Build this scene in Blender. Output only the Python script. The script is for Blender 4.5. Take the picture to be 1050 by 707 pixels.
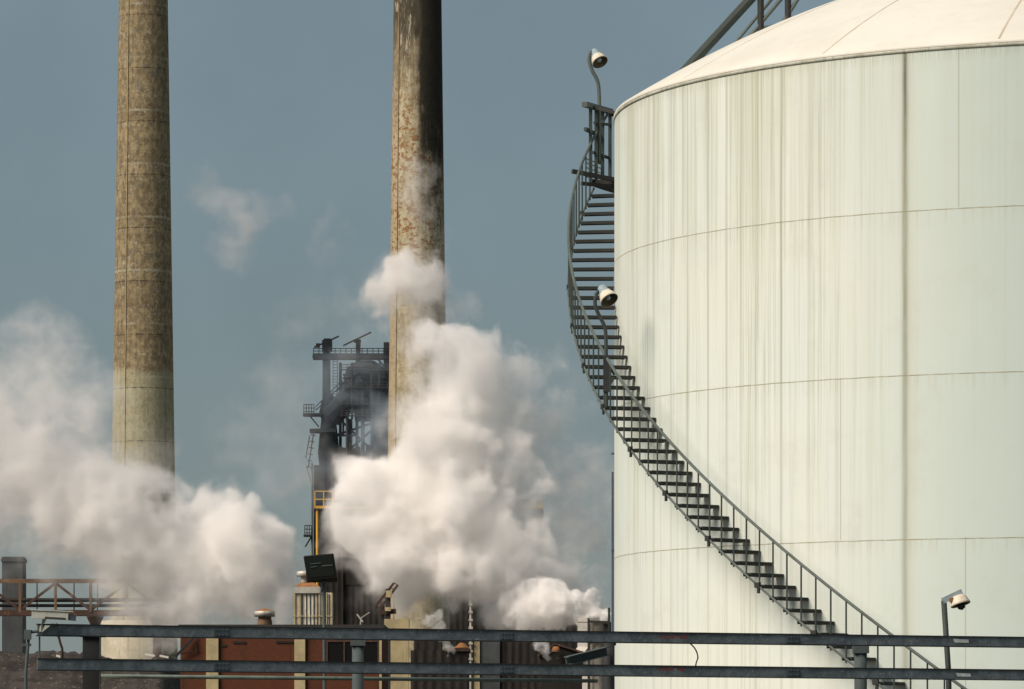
import bpy, bmesh, math, random
import numpy as np
from mathutils import Vector, Matrix

R_ = math.radians
SC = bpy.context.scene
for o in list(bpy.data.objects):
    bpy.data.objects.remove(o)
COL = SC.collection

# ------------------------------------------------------------------ camera
CAM_Z = 2.05            # eye height above the yard
FPX = 4445.0            # focal length in photo pixels (photo 1050 wide)
HZ = 747.2              # photo row of the horizon
cam_d = bpy.data.cameras.new("camera")
cam = bpy.data.objects.new("camera", cam_d)
COL.objects.link(cam)
cam.location = (0, 0, CAM_Z)
cam.rotation_euler = (R_(90), 0, 0)
cam_d.sensor_width = 36.0
cam_d.lens = FPX / 1050 * 36.0
cam_d.shift_y = (HZ - 353.5) / 1050.0
cam_d.clip_start = 0.5
cam_d.clip_end = 20000
SC.camera = cam

# ------------------------------------------------------------------ light
SUN_EL, SUN_AZ = 41.0, 55.0      # elevation; azimuth to the left of straight-behind the camera
w = bpy.data.worlds.new("World")
SC.world = w
w.use_nodes = True
nt = w.node_tree
bg = nt.nodes["Background"]
sky = nt.nodes.new("ShaderNodeTexSky")
sky.sky_type = 'NISHITA'
sky.sun_disc = False
sky.sun_elevation = R_(SUN_EL)
# sun direction in the horizontal plane: (-sin az, -cos az)
sky.sun_rotation = R_(180 + SUN_AZ)
sky.altitude = 0
sky.air_density = 1.0
sky.dust_density = 0.6
sky.ozone_density = 2.0
# thin high haze: very soft mottling of the sky, plus its smoky grey-green cast
tc = nt.nodes.new("ShaderNodeTexCoord"); sn_ = nt.nodes.new("ShaderNodeTexNoise")
sn_.inputs["Scale"].default_value = 9.0; sn_.inputs["Detail"].default_value = 5.0; sn_.inputs["Roughness"].default_value = 0.55
nt.links.new(tc.outputs["Generated"], sn_.inputs["Vector"])
mr = nt.nodes.new("ShaderNodeMapRange")
for i_, v_ in enumerate((0.3, 0.7, 0.90, 1.10)): mr.inputs[i_ + 1].default_value = v_
nt.links.new(sn_.outputs["Fac"], mr.inputs[0])
tint = nt.nodes.new("ShaderNodeMix"); tint.data_type = 'RGBA'; tint.blend_type = 'MULTIPLY'; tint.inputs[0].default_value = 1.0
hz_ = nt.nodes.new("ShaderNodeMix"); hz_.data_type = 'RGBA'; hz_.inputs[0].default_value = 0.66
nt.links.new(sky.outputs[0], hz_.inputs[6]); hz_.inputs[7].default_value = (3.3, 4.85, 5.25, 1)
nt.links.new(hz_.outputs[2], tint.inputs[6]); tint.inputs[7].default_value = (1.03, 0.955, 0.95, 1)
mot = nt.nodes.new("ShaderNodeVectorMath"); mot.operation = 'SCALE'
nt.links.new(tint.outputs[2], mot.inputs[0]); nt.links.new(mr.outputs[0], mot.inputs["Scale"])
nt.links.new(mot.outputs[0], bg.inputs[0])
bg.inputs[1].default_value = 0.056
sl = bpy.data.lights.new("sun", 'SUN')
sl.energy = 4.7
sl.angle = R_(34)
sl.color = (1.0, 0.855, 0.725)
sun = bpy.data.objects.new("sun", sl)
COL.objects.link(sun)
sd = Vector((-math.sin(R_(SUN_AZ)) * math.cos(R_(SUN_EL)), -math.cos(R_(SUN_AZ)) * math.cos(R_(SUN_EL)), math.sin(R_(SUN_EL))))
sun.rotation_euler = (-sd).to_track_quat('-Z', 'Y').to_euler()
sun.location = (-60, -40, 80)

vs = SC.view_settings
vs.view_transform = 'Standard'
vs.look = 'None'
vs.exposure = 0.0
vs.gamma = 1.0
vs.use_curve_mapping = False
SC.render.engine = 'CYCLES'
cy = SC.cycles
cy.use_denoising = True
try:
    cy.denoiser = 'OPENIMAGEDENOISE'
except Exception:
    pass
cy.max_bounces = 32
cy.diffuse_bounces = 3
cy.glossy_bounces = 2
cy.transparent_max_bounces = 12
cy.volume_bounces = 28
cy.volume_step_rate = 1.0
cy.volume_max_steps = 512
cy.sample_clamp_indirect = 6.0

# ------------------------------------------------------------------ helpers
def P(px, py, Y):
    """World point seen at photo pixel (px,py) at distance Y: used to measure real positions off the photo."""
    return Vector(((px - 525) * Y / FPX, Y, CAM_Z + (HZ - py) * Y / FPX))

def PX(px, Y): return (px - 525) * Y / FPX
def PZ(py, Y): return CAM_Z + (HZ - py) * Y / FPX

class NT:
    """Tiny node-building language."""
    def __init__(s, name):
        s.m = bpy.data.materials.new(name)
        s.m.use_nodes = True
        s.t = s.m.node_tree
        s.b = s.t.nodes["Principled BSDF"]
        s.out = s.t.nodes["Material Output"]
    def n(s, typ, **kw):
        x = s.t.nodes.new(typ)
        for k, v in kw.items(): setattr(x, k, v)
        return x
    def put(s, sock, v):
        if hasattr(v, "is_output"): s.t.links.new(v, sock)
        elif isinstance(v, (tuple, list)) and len(v) == 3 and len(getattr(sock, "default_value", (0, 0, 0))) == 4:
            sock.default_value = (*v, 1)
        else: sock.default_value = v
    def math(s, op, a, b=0.0, c=0.0, clamp=False):
        x = s.n("ShaderNodeMath", operation=op, use_clamp=clamp)
        for i, v in enumerate((a, b, c)): s.put(x.inputs[i], v)
        return x.outputs[0]
    def add(s, a, b): return s.math('ADD', a, b)
    def sub(s, a, b): return s.math('SUBTRACT', a, b)
    def mul(s, a, b): return s.math('MULTIPLY', a, b)
    def sstep(s, v, lo, hi, o0=0.0, o1=1.0):
        x = s.n("ShaderNodeMapRange", interpolation_type='SMOOTHSTEP')
        for i, q in enumerate((v, lo, hi, o0, o1)): s.put(x.inputs[i], q)
        return x.outputs[0]
    def gauss(s, v, c, wd):
        d = s.math('DIVIDE', s.sub(v, c), wd)
        return s.math('POWER', 2.718, s.mul(s.mul(d, d), -1.0))
    def coord(s, kind="Object"): return s.n("ShaderNodeTexCoord").outputs[kind]
    def sep(s, v):
        x = s.n("ShaderNodeSeparateXYZ"); s.put(x.inputs[0], v); return x.outputs
    def comb(s, a, b, c=0.0):
        x = s.n("ShaderNodeCombineXYZ")
        for i, v in enumerate((a, b, c)): s.put(x.inputs[i], v)
        return x.outputs[0]
    def vmul(s, v, k):
        x = s.n("ShaderNodeVectorMath", operation='MULTIPLY'); s.put(x.inputs[0], v); x.inputs[1].default_value = k
        return x.outputs[0]
    def noise(s, vec, scale, detail=4, rough=0.55, dist=0.0, col=False):
        x = s.n("ShaderNodeTexNoise")
        s.put(x.inputs["Vector"], vec)
        x.inputs["Scale"].default_value = scale; x.inputs["Detail"].default_value = detail
        x.inputs["Roughness"].default_value = rough; x.inputs["Distortion"].default_value = dist
        return x.outputs["Color" if col else "Fac"]
    def mix(s, f, a, b, blend='MIX'):
        x = s.n("ShaderNodeMix", data_type='RGBA', blend_type=blend)
        s.put(x.inputs[0], f); s.put(x.inputs[6], a); s.put(x.inputs[7], b)
        return x.outputs[2]
    def bump(s, h, dist=0.01, strength=0.5):
        x = s.n("ShaderNodeBump"); x.inputs["Strength"].default_value = strength; x.inputs["Distance"].default_value = dist
        s.put(x.inputs["Height"], h); s.t.links.new(x.outputs[0], s.b.inputs["Normal"])
    def fin(s, color=None, rough=0.7, metal=0.0, spec=0.3):
        if color is not None: s.put(s.b.inputs["Base Color"], color)
        s.put(s.b.inputs["Roughness"], rough); s.put(s.b.inputs["Metallic"], metal)
        s.b.inputs["Specular IOR Level"].default_value = spec
        return s.m

def weathered(name, base, dirt, scale=1.0, amount=0.5, rough=0.75, metal=0.0, streak=True, spots=None, bump=0.0, spec=0.3):
    m = NT(name)
    c = m.coord()
    n1 = m.noise(c, 0.8 * scale, 5, 0.6)
    f = m.sstep(n1, 0.38, 0.68)
    if streak:
        n2 = m.noise(m.vmul(c, (4 * scale, 4 * scale, 0.35 * scale)), 1.0, 4, 0.6)
        f = m.math('MAXIMUM', f, m.sstep(n2, 0.5, 0.7))
    n3 = m.noise(c, 9 * scale, 3, 0.6)
    col = m.mix(m.mul(f, amount), base, dirt)
    col = m.mix(m.sstep(n3, 0.35, 0.75, 0.0, 0.35), col, tuple(x * 0.55 for x in base))
    if spots:
        n4 = m.noise(c, 3.2 * scale, 6, 0.65)
        col = m.mix(m.sstep(n4, 0.58, 0.66, 0.0, 0.9), col, spots)
    if bump: m.bump(n3, bump, 0.6)
    return m.fin(col, rough, metal, spec)

# ---- mesh helpers (all coordinates are world; obj() moves them under the parent's base)
def BM(): return bmesh.new()

def box(bm, c, s, rz=0.0, M=None):
    mat = Matrix.Translation(Vector(c)) @ Matrix.Rotation(rz, 4, 'Z') @ Matrix.Diagonal((s[0], s[1], s[2], 1))
    if M is not None: mat = M @ mat
    bmesh.ops.create_cube(bm, size=1.0, matrix=mat)

def boxb(bm, x0, x1, y0, y1, z0, z1):
    box(bm, ((x0 + x1) / 2, (y0 + y1) / 2, (z0 + z1) / 2), (x1 - x0, y1 - y0, z1 - z0))

def frame_of(d):
    d = d.normalized()
    up = Vector((0, 0, 1)) if abs(d.z) < 0.95 else Vector((1, 0, 0))
    u = d.cross(up).normalized()
    v = u.cross(d).normalized()
    return u, v

def tube(bm, pts, r, seg=8, cap=True):
    pts = [Vector(p) for p in pts]
    rings = []
    for i, p in enumerate(pts):
        d = (pts[min(i + 1, len(pts) - 1)] - pts[max(i - 1, 0)])
        u, v = frame_of(d)
        rr = r[i] if isinstance(r, (list, tuple)) else r
        rings.append([bm.verts.new(p + (u * math.cos(2 * math.pi * k / seg) + v * math.sin(2 * math.pi * k / seg)) * rr) for k in range(seg)])
    for a, b in zip(rings, rings[1:]):
        for k in range(seg):
            bm.faces.new((a[k], a[(k + 1) % seg], b[(k + 1) % seg], b[k]))
    if cap:
        bm.faces.new(list(reversed(rings[0]))); bm.faces.new(rings[-1])

def bar(bm, a, b, wd, ht):
    """Rectangular bar from a to b."""
    a, b = Vector(a), Vector(b)
    d = b - a
    u, v = frame_of(d)
    q = []
    for p in (a, b):
        q.append([bm.verts.new(p + u * (sx * wd / 2) + v * (sy * ht / 2)) for sx, sy in ((-1, -1), (1, -1), (1, 1), (-1, 1))])
    for k in range(4):
        bm.faces.new((q[0][k], q[0][(k + 1) % 4], q[1][(k + 1) % 4], q[1][k]))
    bm.faces.new(list(reversed(q[0]))); bm.faces.new(q[1])

def lathe(bm, prof, c, seg=48, axis=None, cap0=False, cap1=False, uv=False, closed=True):
    """Surface of revolution about z (or about 'axis') through c; prof = [(r,z)]."""
    c = Vector(c)
    Q = Matrix.Identity(3) if axis is None else Vector((0, 0, 1)).rotation_difference(Vector(axis).normalized()).to_matrix()
    lay = bm.loops.layers.uv.verify() if uv else None
    rings = []
    for r, z in prof:
        rings.append([bm.verts.new(c + Q @ Vector((-r * math.sin(2 * math.pi * k / seg), -r * math.cos(2 * math.pi * k / seg), z))) for k in range(seg)])
    for i in range(len(rings) - 1):
        a, b = rings[i], rings[i + 1]
        for k in range(seg):
            k2 = (k + 1) % seg
            f = bm.faces.new((a[k2], a[k], b[k], b[k2]))
            f.smooth = True
            if uv:
                r0 = max(p[0] for p in prof)
                for l, (kk, zz) in zip(f.loops, ((k + 1, prof[i][1]), (k, prof[i][1]), (k, prof[i + 1][1]), (k + 1, prof[i + 1][1]))):
                    # u: degrees from facing the camera, positive to the left
                    l[lay].uv = ((kk * 360.0 / seg + 180) % 360 - 180 if not (kk * 360.0 / seg == 180) else (180 if kk == k + 1 else -180), zz)
    if cap0: bm.faces.new(rings[0])
    if cap1: bm.faces.new(list(reversed(rings[-1])))

def obj(name, bm, m, parent=None, loc=None, label=None, smooth=False):
    base = Vector(loc) if loc is not None else (Vector(parent["base"]) if parent is not None else Vector((0, 0, 0)))
    bmesh.ops.translate(bm, verts=bm.verts, vec=-base)
    bmesh.ops.recalc_face_normals(bm, faces=bm.faces)
    if smooth:
        for f in bm.faces: f.smooth = True
    me = bpy.data.meshes.new(name)
    bm.to_mesh(me); bm.free()
    me.materials.append(m)
    o = bpy.data.objects.new(name, me)
    COL.objects.link(o)
    if parent is not None:
        o.parent = parent
        o["base"] = parent["base"]
    else:
        o.location = base
        o["base"] = tuple(base)
    if label: o["label"] = label
    return o

def tag(o, label, cat, group=None, kind=None):
    o["label"] = label; o["category"] = cat
    if group: o["group"] = group
    if kind: o["kind"] = kind
    return o

def thing(name, label, cat, base, group=None):
    o = bpy.data.objects.new(name, None)
    COL.objects.link(o)
    o.empty_display_size = 0.3
    o.location = base
    o["base"] = tuple(base)
    return tag(o, label, cat, group)

def solo(name, bm, m, base, label, cat, group=None, smooth=False):
    return tag(obj(name, bm, m, None, base, smooth=smooth), label, cat, group)

def copy_part(o, parent):
    c = o.copy(); COL.objects.link(c); c.parent = parent
    return c

# ------------------------------------------------------------------ materials
TX, TY, TR, TH = 8.3 * 1.2038, 8.3 * 8.6162, 8.3, 12.15       # tank axis, radius, height

def tank_alpha(px):
    t = (px - 525) / FPX
    a = t * t + 1; b = -2 * (t * TX + TY); c = TX * TX + TY * TY - TR * TR
    Y = (-b - math.sqrt(max(b * b - 4 * a * c, 0))) / (2 * a)
    return math.degrees(math.atan2(-(t * Y - TX), -(Y - TY)))

def make_tank_paint():
    m = NT("tank_paint")
    uvx = m.sep(m.coord("UV"))
    u, v = uvx[0], uvx[1]
    # fine vertical run marks, long in z
    s1 = m.noise(m.comb(m.mul(u, 2.1), m.mul(v, 0.11)), 1.0, 7, 0.78)
    s2 = m.noise(m.comb(m.mul(u, 7.0), m.add(m.mul(v, 0.22), 7.0)), 1.0, 4, 0.65)
    s3 = m.noise(m.comb(m.mul(u, 0.20), m.mul(v, 0.05), 3.0), 1.0, 4, 0.6)
    left = m.sstep(u, 24.0, 52.0, 0.16, 1.0)
    lefth = m.mul(left, m.sstep(m.add(v, m.mul(m.sub(s3, 0.5), 6.0)), 0.0, 12.0, 0.45, 1.15))
    f1 = m.mul(m.mul(m.sstep(s1, 0.46, 0.64), lefth), m.sstep(s3, 0.34, 0.62, 0.25, 1.0))
    f2 = m.mul(m.sstep(s2, 0.57, 0.72), m.mul(lefth, m.sstep(s3, 0.36, 0.62)))
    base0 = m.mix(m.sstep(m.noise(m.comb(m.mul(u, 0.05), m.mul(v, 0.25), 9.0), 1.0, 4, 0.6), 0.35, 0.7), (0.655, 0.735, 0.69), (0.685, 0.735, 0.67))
    base = m.mix(m.sstep(m.add(u, m.mul(m.sub(s1, 0.5), 14.0)), 16.0, 42.0), (0.515, 0.615, 0.58), base0)  # right flank darker and cooler: weaker sun there put into the base colour
    col = m.mix(m.mul(f1, 0.80), base, (0.38, 0.41, 0.28))
    col = m.mix(m.mul(f2, 0.75), col, (0.25, 0.26, 0.17))
    # individual runs from the rim
    vw = m.mul(m.sub(m.noise(m.comb(m.mul(v, 0.5), 0.0), 1.0, 3, 0.6), 0.5), 0.25)
    uu = m.add(u, vw)
    vn = m.noise(m.comb(m.mul(u, 5.0), m.mul(v, 0.8)), 1.0, 4, 0.7)
    for px, wdeg, k, fade in ((928, 0.34, 0.85, 0.5), (801, 0.16, 0.5, 0.5), (726, 0.16, 0.55, 0.35), (745, 0.2, 0.4, 0.35), (688, 0.18, 0.35, 0.4), (830, 0.25, 0.16, 0.2), (775, 0.14, 0.35, 0.5), (670, 0.3, 0.3, 0.5), (760, 0.10, 0.45, 0.4), (705, 0.12, 0.4, 0.45)):
        a = tank_alpha(px)
        g = m.mul(m.gauss(uu, a, wdeg), m.mul(m.sstep(v, 0.0, 12.2, fade, 1.0), m.sstep(vn, 0.2, 0.6, 0.55, 1.0)))
        col = m.mix(m.mul(g, k), col, (0.16, 0.165, 0.10))
    a = tank_alpha(928)
    g = m.mul(m.gauss(u, a - 0.4, 0.8), m.sstep(v, 0.0, 12.2, 0.6, 0.45))
    col = m.mix(m.mul(g, 0.4), col, (0.42, 0.42, 0.28))
    g = m.mul(m.gauss(u, a, 0.16), m.sstep(v, 10.2, 12.1, 0.0, 0.9))
    col = m.mix(g, col, (0.05, 0.055, 0.04))
    # grime just under the rim
    rim = m.mul(m.sstep(v, 11.85, 12.12), m.sstep(s2, 0.35, 0.65))
    col = m.mix(m.mul(rim, 0.5), col, (0.30, 0.31, 0.22))
    up_ = m.mul(m.mul(m.sstep(v, 7.5, 12.2), left), m.sstep(s3, 0.38, 0.60))
    col = m.mix(m.mul(up_, 0.42), col, (0.40, 0.42, 0.31))
    # weld seams between the courses
    wob = m.mul(m.sub(m.noise(m.comb(m.mul(u, 0.4), 2.0), 1.0, 2, 0.5), 0.5), 0.02)
    sn = m.noise(m.comb(m.mul(u, 0.5), 5.0), 1.0, 4, 0.7)
    for k in range(1, 5):
        z = k * 2.435
        g = m.math('COMPARE', m.add(v, wob), z - 0.02, 0.008)
        col = m.mix(m.mul(g, m.sstep(sn, 0.25, 0.6, 0.25, 0.85)), col, (0.25, 0.24, 0.15))
        g2 = m.mul(m.sstep(v, z - 0.35, z - 0.03), m.math('LESS_THAN', v, z - 0.01))
        col = m.mix(m.mul(m.mul(g2, m.sstep(s1, 0.45, 0.7)), 0.30), col, (0.30, 0.27, 0.15))
    for px, z0, z1 in ((983, 9.74, 12.1), (990, 0.0, 4.87), (801, 7.3, 9.74), (700, 9.74, 12.1), (862, 4.87, 7.3)):
        a = tank_alpha(px)
        g = m.mul(m.math('COMPARE', u, a, 0.07), m.mul(m.math('GREATER_THAN', v, z0), m.math('LESS_THAN', v, z1)))
        col = m.mix(m.mul(g, 0.5), col, (0.30, 0.30, 0.22))
    pch = m.noise(m.comb(m.mul(u, 0.16), m.mul(v, 0.9), 12.0), 1.0, 6, 0.7)
    col = m.mix(m.sstep(pch, 0.50, 0.72, 0.0, 0.30), col, (0.50, 0.53, 0.47))
    # a few dark specks
    sp = m.noise(m.comb(m.mul(u, 2.2), m.mul(v, 12.0)), 1.0, 2, 0.5)
    col = m.mix(m.sstep(sp, 0.80, 0.83, 0.0, 0.8), col, (0.06, 0.06, 0.05))
    # the plates are not perfectly flat
    pl = m.noise(m.comb(m.mul(u, 0.12), m.mul(v, 0.5), 4.0), 1.0, 2, 0.5)
    m.bump(m.add(pl, m.mul(s1, 0.02)), 0.05, 0.35)
    return m.fin(col, 0.55, 0.0, 0.25)

def make_roof_paint():
    m = NT("tank_roof_paint")
    c = m.coord()
    n = m.noise(c, 0.5, 5, 0.6)
    n2 = m.noise(c, 5.0, 4, 0.6)
    col = m.mix(m.sstep(n, 0.35, 0.7), (0.69, 0.69, 0.625), (0.63, 0.62, 0.555))
    col = m.mix(m.sstep(n2, 0.5, 0.75, 0.0, 0.3), col, (0.60, 0.54, 0.44))
    return m.fin(col, 0.6, 0.0, 0.25)

def make_concrete_chimney():
    m = NT("weathered_concrete_shaft")
    uvx = m.sep(m.coord("UV"))
    u, v = uvx[0], uvx[1]
    c = m.coord()
    n1 = m.noise(c, 0.35, 6, 0.65)
    n2 = m.noise(m.vmul(c, (1.0, 1.0, 0.6)), 2.3, 7, 0.75)
    n3 = m.noise(m.vmul(c, (1.6, 1.6, 3.0)), 2.0, 6, 0.75)
    nv = m.noise(m.comb(m.mul(u, 0.12), m.mul(v, 0.02)), 1.0, 5, 0.65)
    lift = m.noise(m.comb(0.0, m.mul(v, 0.40), 1.0), 1.0, 3, 0.8)
    up = m.sstep(m.add(v, m.mul(n1, 3.0)), 36.0, 36.8)
    lo_c = m.mix(m.sstep(n2, 0.4, 0.7), (0.38, 0.36, 0.235), (0.25, 0.235, 0.155))
    hi_c = m.mix(m.sstep(n2, 0.38, 0.60), (0.36, 0.295, 0.17), (0.175, 0.145, 0.09))
    col = m.mix(up, lo_c, hi_c)
    col = m.mix(m.sstep(nv, 0.45, 0.70, 0.0, 0.40), col, (0.12, 0.095, 0.06))
    col = m.mix(m.mul(m.sstep(lift, 0.42, 0.62, 0.0, 0.35), up), col, (0.12, 0.085, 0.05))
    # spalled pale patches, strongest along the lift joints
    j = m.math('PINGPONG', v, 2.45)
    jn = m.math('LESS_THAN', m.add(j, m.mul(n3, 0.5)), 0.36)
    col = m.mix(m.mul(jn, m.sstep(n1, 0.42, 0.62, 0.1, 0.8)), col, (0.40, 0.38, 0.28))
    col = m.mix(m.sstep(n3, 0.60, 0.66, 0.0, 0.8), col, (0.06, 0.05, 0.03))
    pz = m.noise(c, 2.6, 5, 0.7)
    col = m.mix(m.mul(m.sstep(pz, 0.56, 0.64, 0.0, 0.75), m.sstep(n1, 0.40, 0.58)), col, (0.44, 0.43, 0.36))
    pg = m.noise(c, 0.8, 5, 0.7)
    col = m.mix(m.mul(m.sstep(pg, 0.55, 0.68, 0.0, 0.55), up), col, (0.20, 0.20, 0.17))
    # lightning conductor strip and lift lines
    g = m.math('COMPARE', u, 31.0, 0.7)
    col = m.mix(m.mul(g, 0.7), col, (0.07, 0.06, 0.04))
    g = m.math('COMPARE', m.math('PINGPONG', m.add(v, 1.0), 2.45), 0.0, 0.05)
    col = m.mix(m.mul(g, m.sstep(n2, 0.4, 0.6, 0.2, 0.9)), col, (0.06, 0.05, 0.035))
    m.bump(m.add(n3, m.mul(n2, 0.7)), 0.10, 0.6)
    return m.fin(col, 0.9, 0.0, 0.1)

def make_sooty_chimney():
    m = NT("sooty_painted_shaft")
    uvx = m.sep(m.coord("UV"))
    u, v = uvx[0], uvx[1]
    c = m.coord()
    n1 = m.noise(c, 0.30, 6, 0.65)
    n2 = m.noise(m.vmul(c, (1.0, 1.0, 0.5)), 1.4, 6, 0.72)
    n3 = m.noise(m.vmul(c, (2.4, 2.4, 0.35)), 1.0, 5, 0.7)
    n4 = m.noise(m.vmul(c, (1, 1, 1.5)), 1.9, 7, 0.75)
    col = m.mix(m.sstep(n2, 0.38, 0.66), (0.56, 0.51, 0.35), (0.33, 0.285, 0.175))
    left_strip = m.sstep(u, 46.0, 50.0)
    col = m.mix(m.mul(left_strip, 0.7), col, (0.50, 0.41, 0.27))
    # rust blotches, clustered between 40 and 62 m
    zr = m.mul(m.sstep(v, 36.0, 50.0, 0.30, 1.0), m.sstep(v, 58.0, 68.0, 1.0, 0.3))
    ru = m.mul(m.sstep(n4, 0.50, 0.56), zr)
    col = m.mix(m.mul(ru, 0.9), col, m.mix(n2, (0.23, 0.085, 0.03), (0.30, 0.15, 0.05)))
    ru2 = m.sstep(m.noise(m.vmul(c, (1, 1, 2.2)), 1.7, 5, 0.7), 0.61, 0.67, 0.0, 0.6)
    col = m.mix(ru2, col, (0.16, 0.07, 0.03))
    # soot that has run down from the mouth, longest on the right
    edge = m.add(m.mul(m.sub(n3, 0.5), 18.0), m.mul(m.sub(n1, 0.5), 14.0))
    sr = m.mul(m.sstep(m.add(u, m.mul(edge, 1.5)), 9.0, -12.0), m.sstep(m.add(v, m.mul(edge, 1.3)), 45.0, 60.0, 0.08, 1.0))
    top = m.sstep(m.add(v, edge), 58.0, 71.0, 0.0, 0.93)
    soot = m.math('MAXIMUM', sr, top)
    col = m.mix(m.mul(soot, 0.96), col, (0.022, 0.021, 0.018))
    wht = m.mul(m.mul(m.sstep(n3, 0.56, 0.62), m.sstep(v, 58.0, 64.0)), m.sstep(u, 8.0, 16.0))
    col = m.mix(m.mul(wht, 0.75), col, (0.50, 0.46, 0.36))
    g = m.math('COMPARE', u, 47.0, 1.2)
    col = m.mix(m.mul(g, 0.75), col, (0.06, 0.045, 0.03))
    m.bump(n4, 0.06, 0.5)
    return m.fin(col, 0.88, 0.0, 0.12)

def make_galv():
    m = NT("galvanised_beam_steel")
    c = m.coord()
    n1 = m.noise(c, 7.0, 5, 0.7)
    n2 = m.noise(c, 24.0, 4, 0.75)
    n3 = m.noise(m.vmul(c, (1, 1, 4)), 1.2, 4, 0.6)
    col = m.mix(m.sstep(n1, 0.35, 0.65), (0.115, 0.145, 0.16), (0.20, 0.24, 0.255))
    col = m.mix(m.sstep(n2, 0.56, 0.70, 0.0, 0.5), col, (0.50, 0.55, 0.56))
    col = m.mix(m.sstep(n3, 0.50, 0.68, 0.0, 0.75), col, (0.07, 0.092, 0.10))
    return m.fin(col, 0.7, 0.1, 0.25)

M = {}
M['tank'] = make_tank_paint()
M['roof'] = make_roof_paint()
M['chim1'] = make_concrete_chimney()
M['chim2'] = make_sooty_chimney()
M['galv'] = make_galv()
M['splice'] = weathered('splice_plate_steel', (0.10, 0.13, 0.15), (0.05, 0.06, 0.065), 6.0, 0.7, 0.7)
M['stair'] = weathered("dark_green_stair_steel", (0.045, 0.062, 0.057), (0.030, 0.036, 0.032), 2.0, 0.6, 0.65)
M['rail'] = weathered("grey_green_rail_steel", (0.105, 0.135, 0.125), (0.05, 0.060, 0.055), 2.0, 0.5, 0.6)
M['tread'] = weathered("dark_tread_steel", (0.030, 0.036, 0.034), (0.05, 0.045, 0.035), 2.0, 0.5, 0.8)
M['enamel'] = weathered("lamp_enamel", (0.74, 0.68, 0.56), (0.45, 0.40, 0.30), 6.0, 0.5, 0.5)
M['lampcap'] = weathered("lamp_cap_metal", (0.30, 0.40, 0.44), (0.18, 0.22, 0.24), 6.0, 0.5, 0.5)
M['lampin'] = weathered("lamp_inside", (0.13, 0.11, 0.07), (0.05, 0.045, 0.03), 6.0, 0.5, 0.6)
M['dark'] = weathered("dark_steel", (0.030, 0.034, 0.036), (0.055, 0.045, 0.035), 0.6, 0.6, 0.75)
M['furnace'] = weathered("furnace_steel", (0.022, 0.029, 0.037), (0.014, 0.016, 0.019), 0.25, 0.7, 0.85, spots=(0.036, 0.034, 0.034), spec=0.12)
M['furnace_lt'] = weathered("furnace_pale_steel", (0.20, 0.21, 0.21), (0.10, 0.10, 0.09), 0.3, 0.6, 0.8)
M['black'] = weathered("blackened_cladding", (0.020, 0.019, 0.017), (0.035, 0.030, 0.025), 0.3, 0.7, 0.9)
M['greyclad'] = weathered("grey_cladding", (0.075, 0.085, 0.092), (0.04, 0.042, 0.042), 0.4, 0.7, 0.8)
M['yellow'] = weathered("yellow_rail_paint", (0.72, 0.42, 0.045), (0.40, 0.22, 0.04), 1.0, 0.4, 0.55)
M['rust'] = weathered("rusty_steel", (0.080, 0.048, 0.036), (0.04, 0.028, 0.023), 0.8, 0.7, 0.85, spots=(0.24, 0.12, 0.06))
M['rustbar'] = weathered("rusty_pale_bar", (0.19, 0.125, 0.075), (0.08, 0.045, 0.030), 0.8, 0.7, 0.85)
M['orange'] = weathered("orange_rust_cap", (0.36, 0.165, 0.062), (0.16, 0.075, 0.035), 2.0, 0.8, 0.8)
M['pale'] = weathered("pale_stone", (0.50, 0.42, 0.24), (0.28, 0.24, 0.14), 1.2, 0.7, 0.9)
M['conc'] = weathered("pale_concrete", (0.46, 0.43, 0.33), (0.25, 0.23, 0.17), 0.5, 0.7, 0.9)
M['glass'] = NT("dark_window_glass").fin((0.010, 0.010, 0.010), 0.3, 0.0, 0.12)
M['galvlight'] = weathered("bright_galvanised_sheet", (0.58, 0.56, 0.50), (0.30, 0.27, 0.20), 1.5, 0.6, 0.5, 0.2)
M['white'] = weathered("white_sheet_metal", (0.78, 0.76, 0.70), (0.5, 0.47, 0.4), 1.0, 0.4, 0.6)
M['grey'] = weathered("grey_post_steel", (0.085, 0.115, 0.12), (0.04, 0.05, 0.05), 2.0, 0.6, 0.7)
M['camgrey'] = weathered("pale_grey_housing", (0.44, 0.47, 0.42), (0.25, 0.26, 0.21), 4.0, 0.5, 0.6)
M['rubber'] = NT("black_cable").fin((0.010, 0.011, 0.012), 0.6)
M['stencil'] = NT("red_stencil_paint").fin((0.42, 0.035, 0.028), 0.8)
M['sticker'] = weathered("worn_white_sticker", (0.80, 0.84, 0.82), (0.35, 0.38, 0.37), 20.0, 0.5, 0.7, streak=False)
M['bark'] = weathered("tree_bark", (0.06, 0.045, 0.035), (0.03, 0.025, 0.02), 2.0, 0.5, 0.95)
M['floodglass'] = NT("flood_glass").fin((0.012, 0.016, 0.013), 0.25, 0.0, 0.15)

def make_brick():
    m = NT("red_brick_wall")
    c = m.coord()
    xyz = m.sep(c)
    br = m.n("ShaderNodeTexBrick")
    m.put(br.inputs["Vector"], m.comb(xyz[0], xyz[2], 0.0))
    br.inputs["Scale"].default_value = 4.0
    br.inputs["Color1"].default_value = (0.125, 0.044, 0.023, 1); br.inputs["Color2"].default_value = (0.095, 0.034, 0.018, 1)
    br.inputs["Mortar"].default_value = (0.085, 0.045, 0.032, 1)
    n = m.noise(c, 0.9, 5, 0.65)
    n2 = m.noise(m.vmul(c, (1.6, 1.6, 0.4)), 1.0, 4, 0.6)
    col = m.mix(m.sstep(n, 0.42, 0.7, 0.0, 0.6), br.outputs[0], (0.09, 0.04, 0.025))
    col = m.mix(m.sstep(n2, 0.55, 0.7, 0.0, 0.7), col, (0.05, 0.03, 0.02))
    return m.fin(col, 0.92, 0.0, 0.1)
M['brick'] = make_brick()

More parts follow.
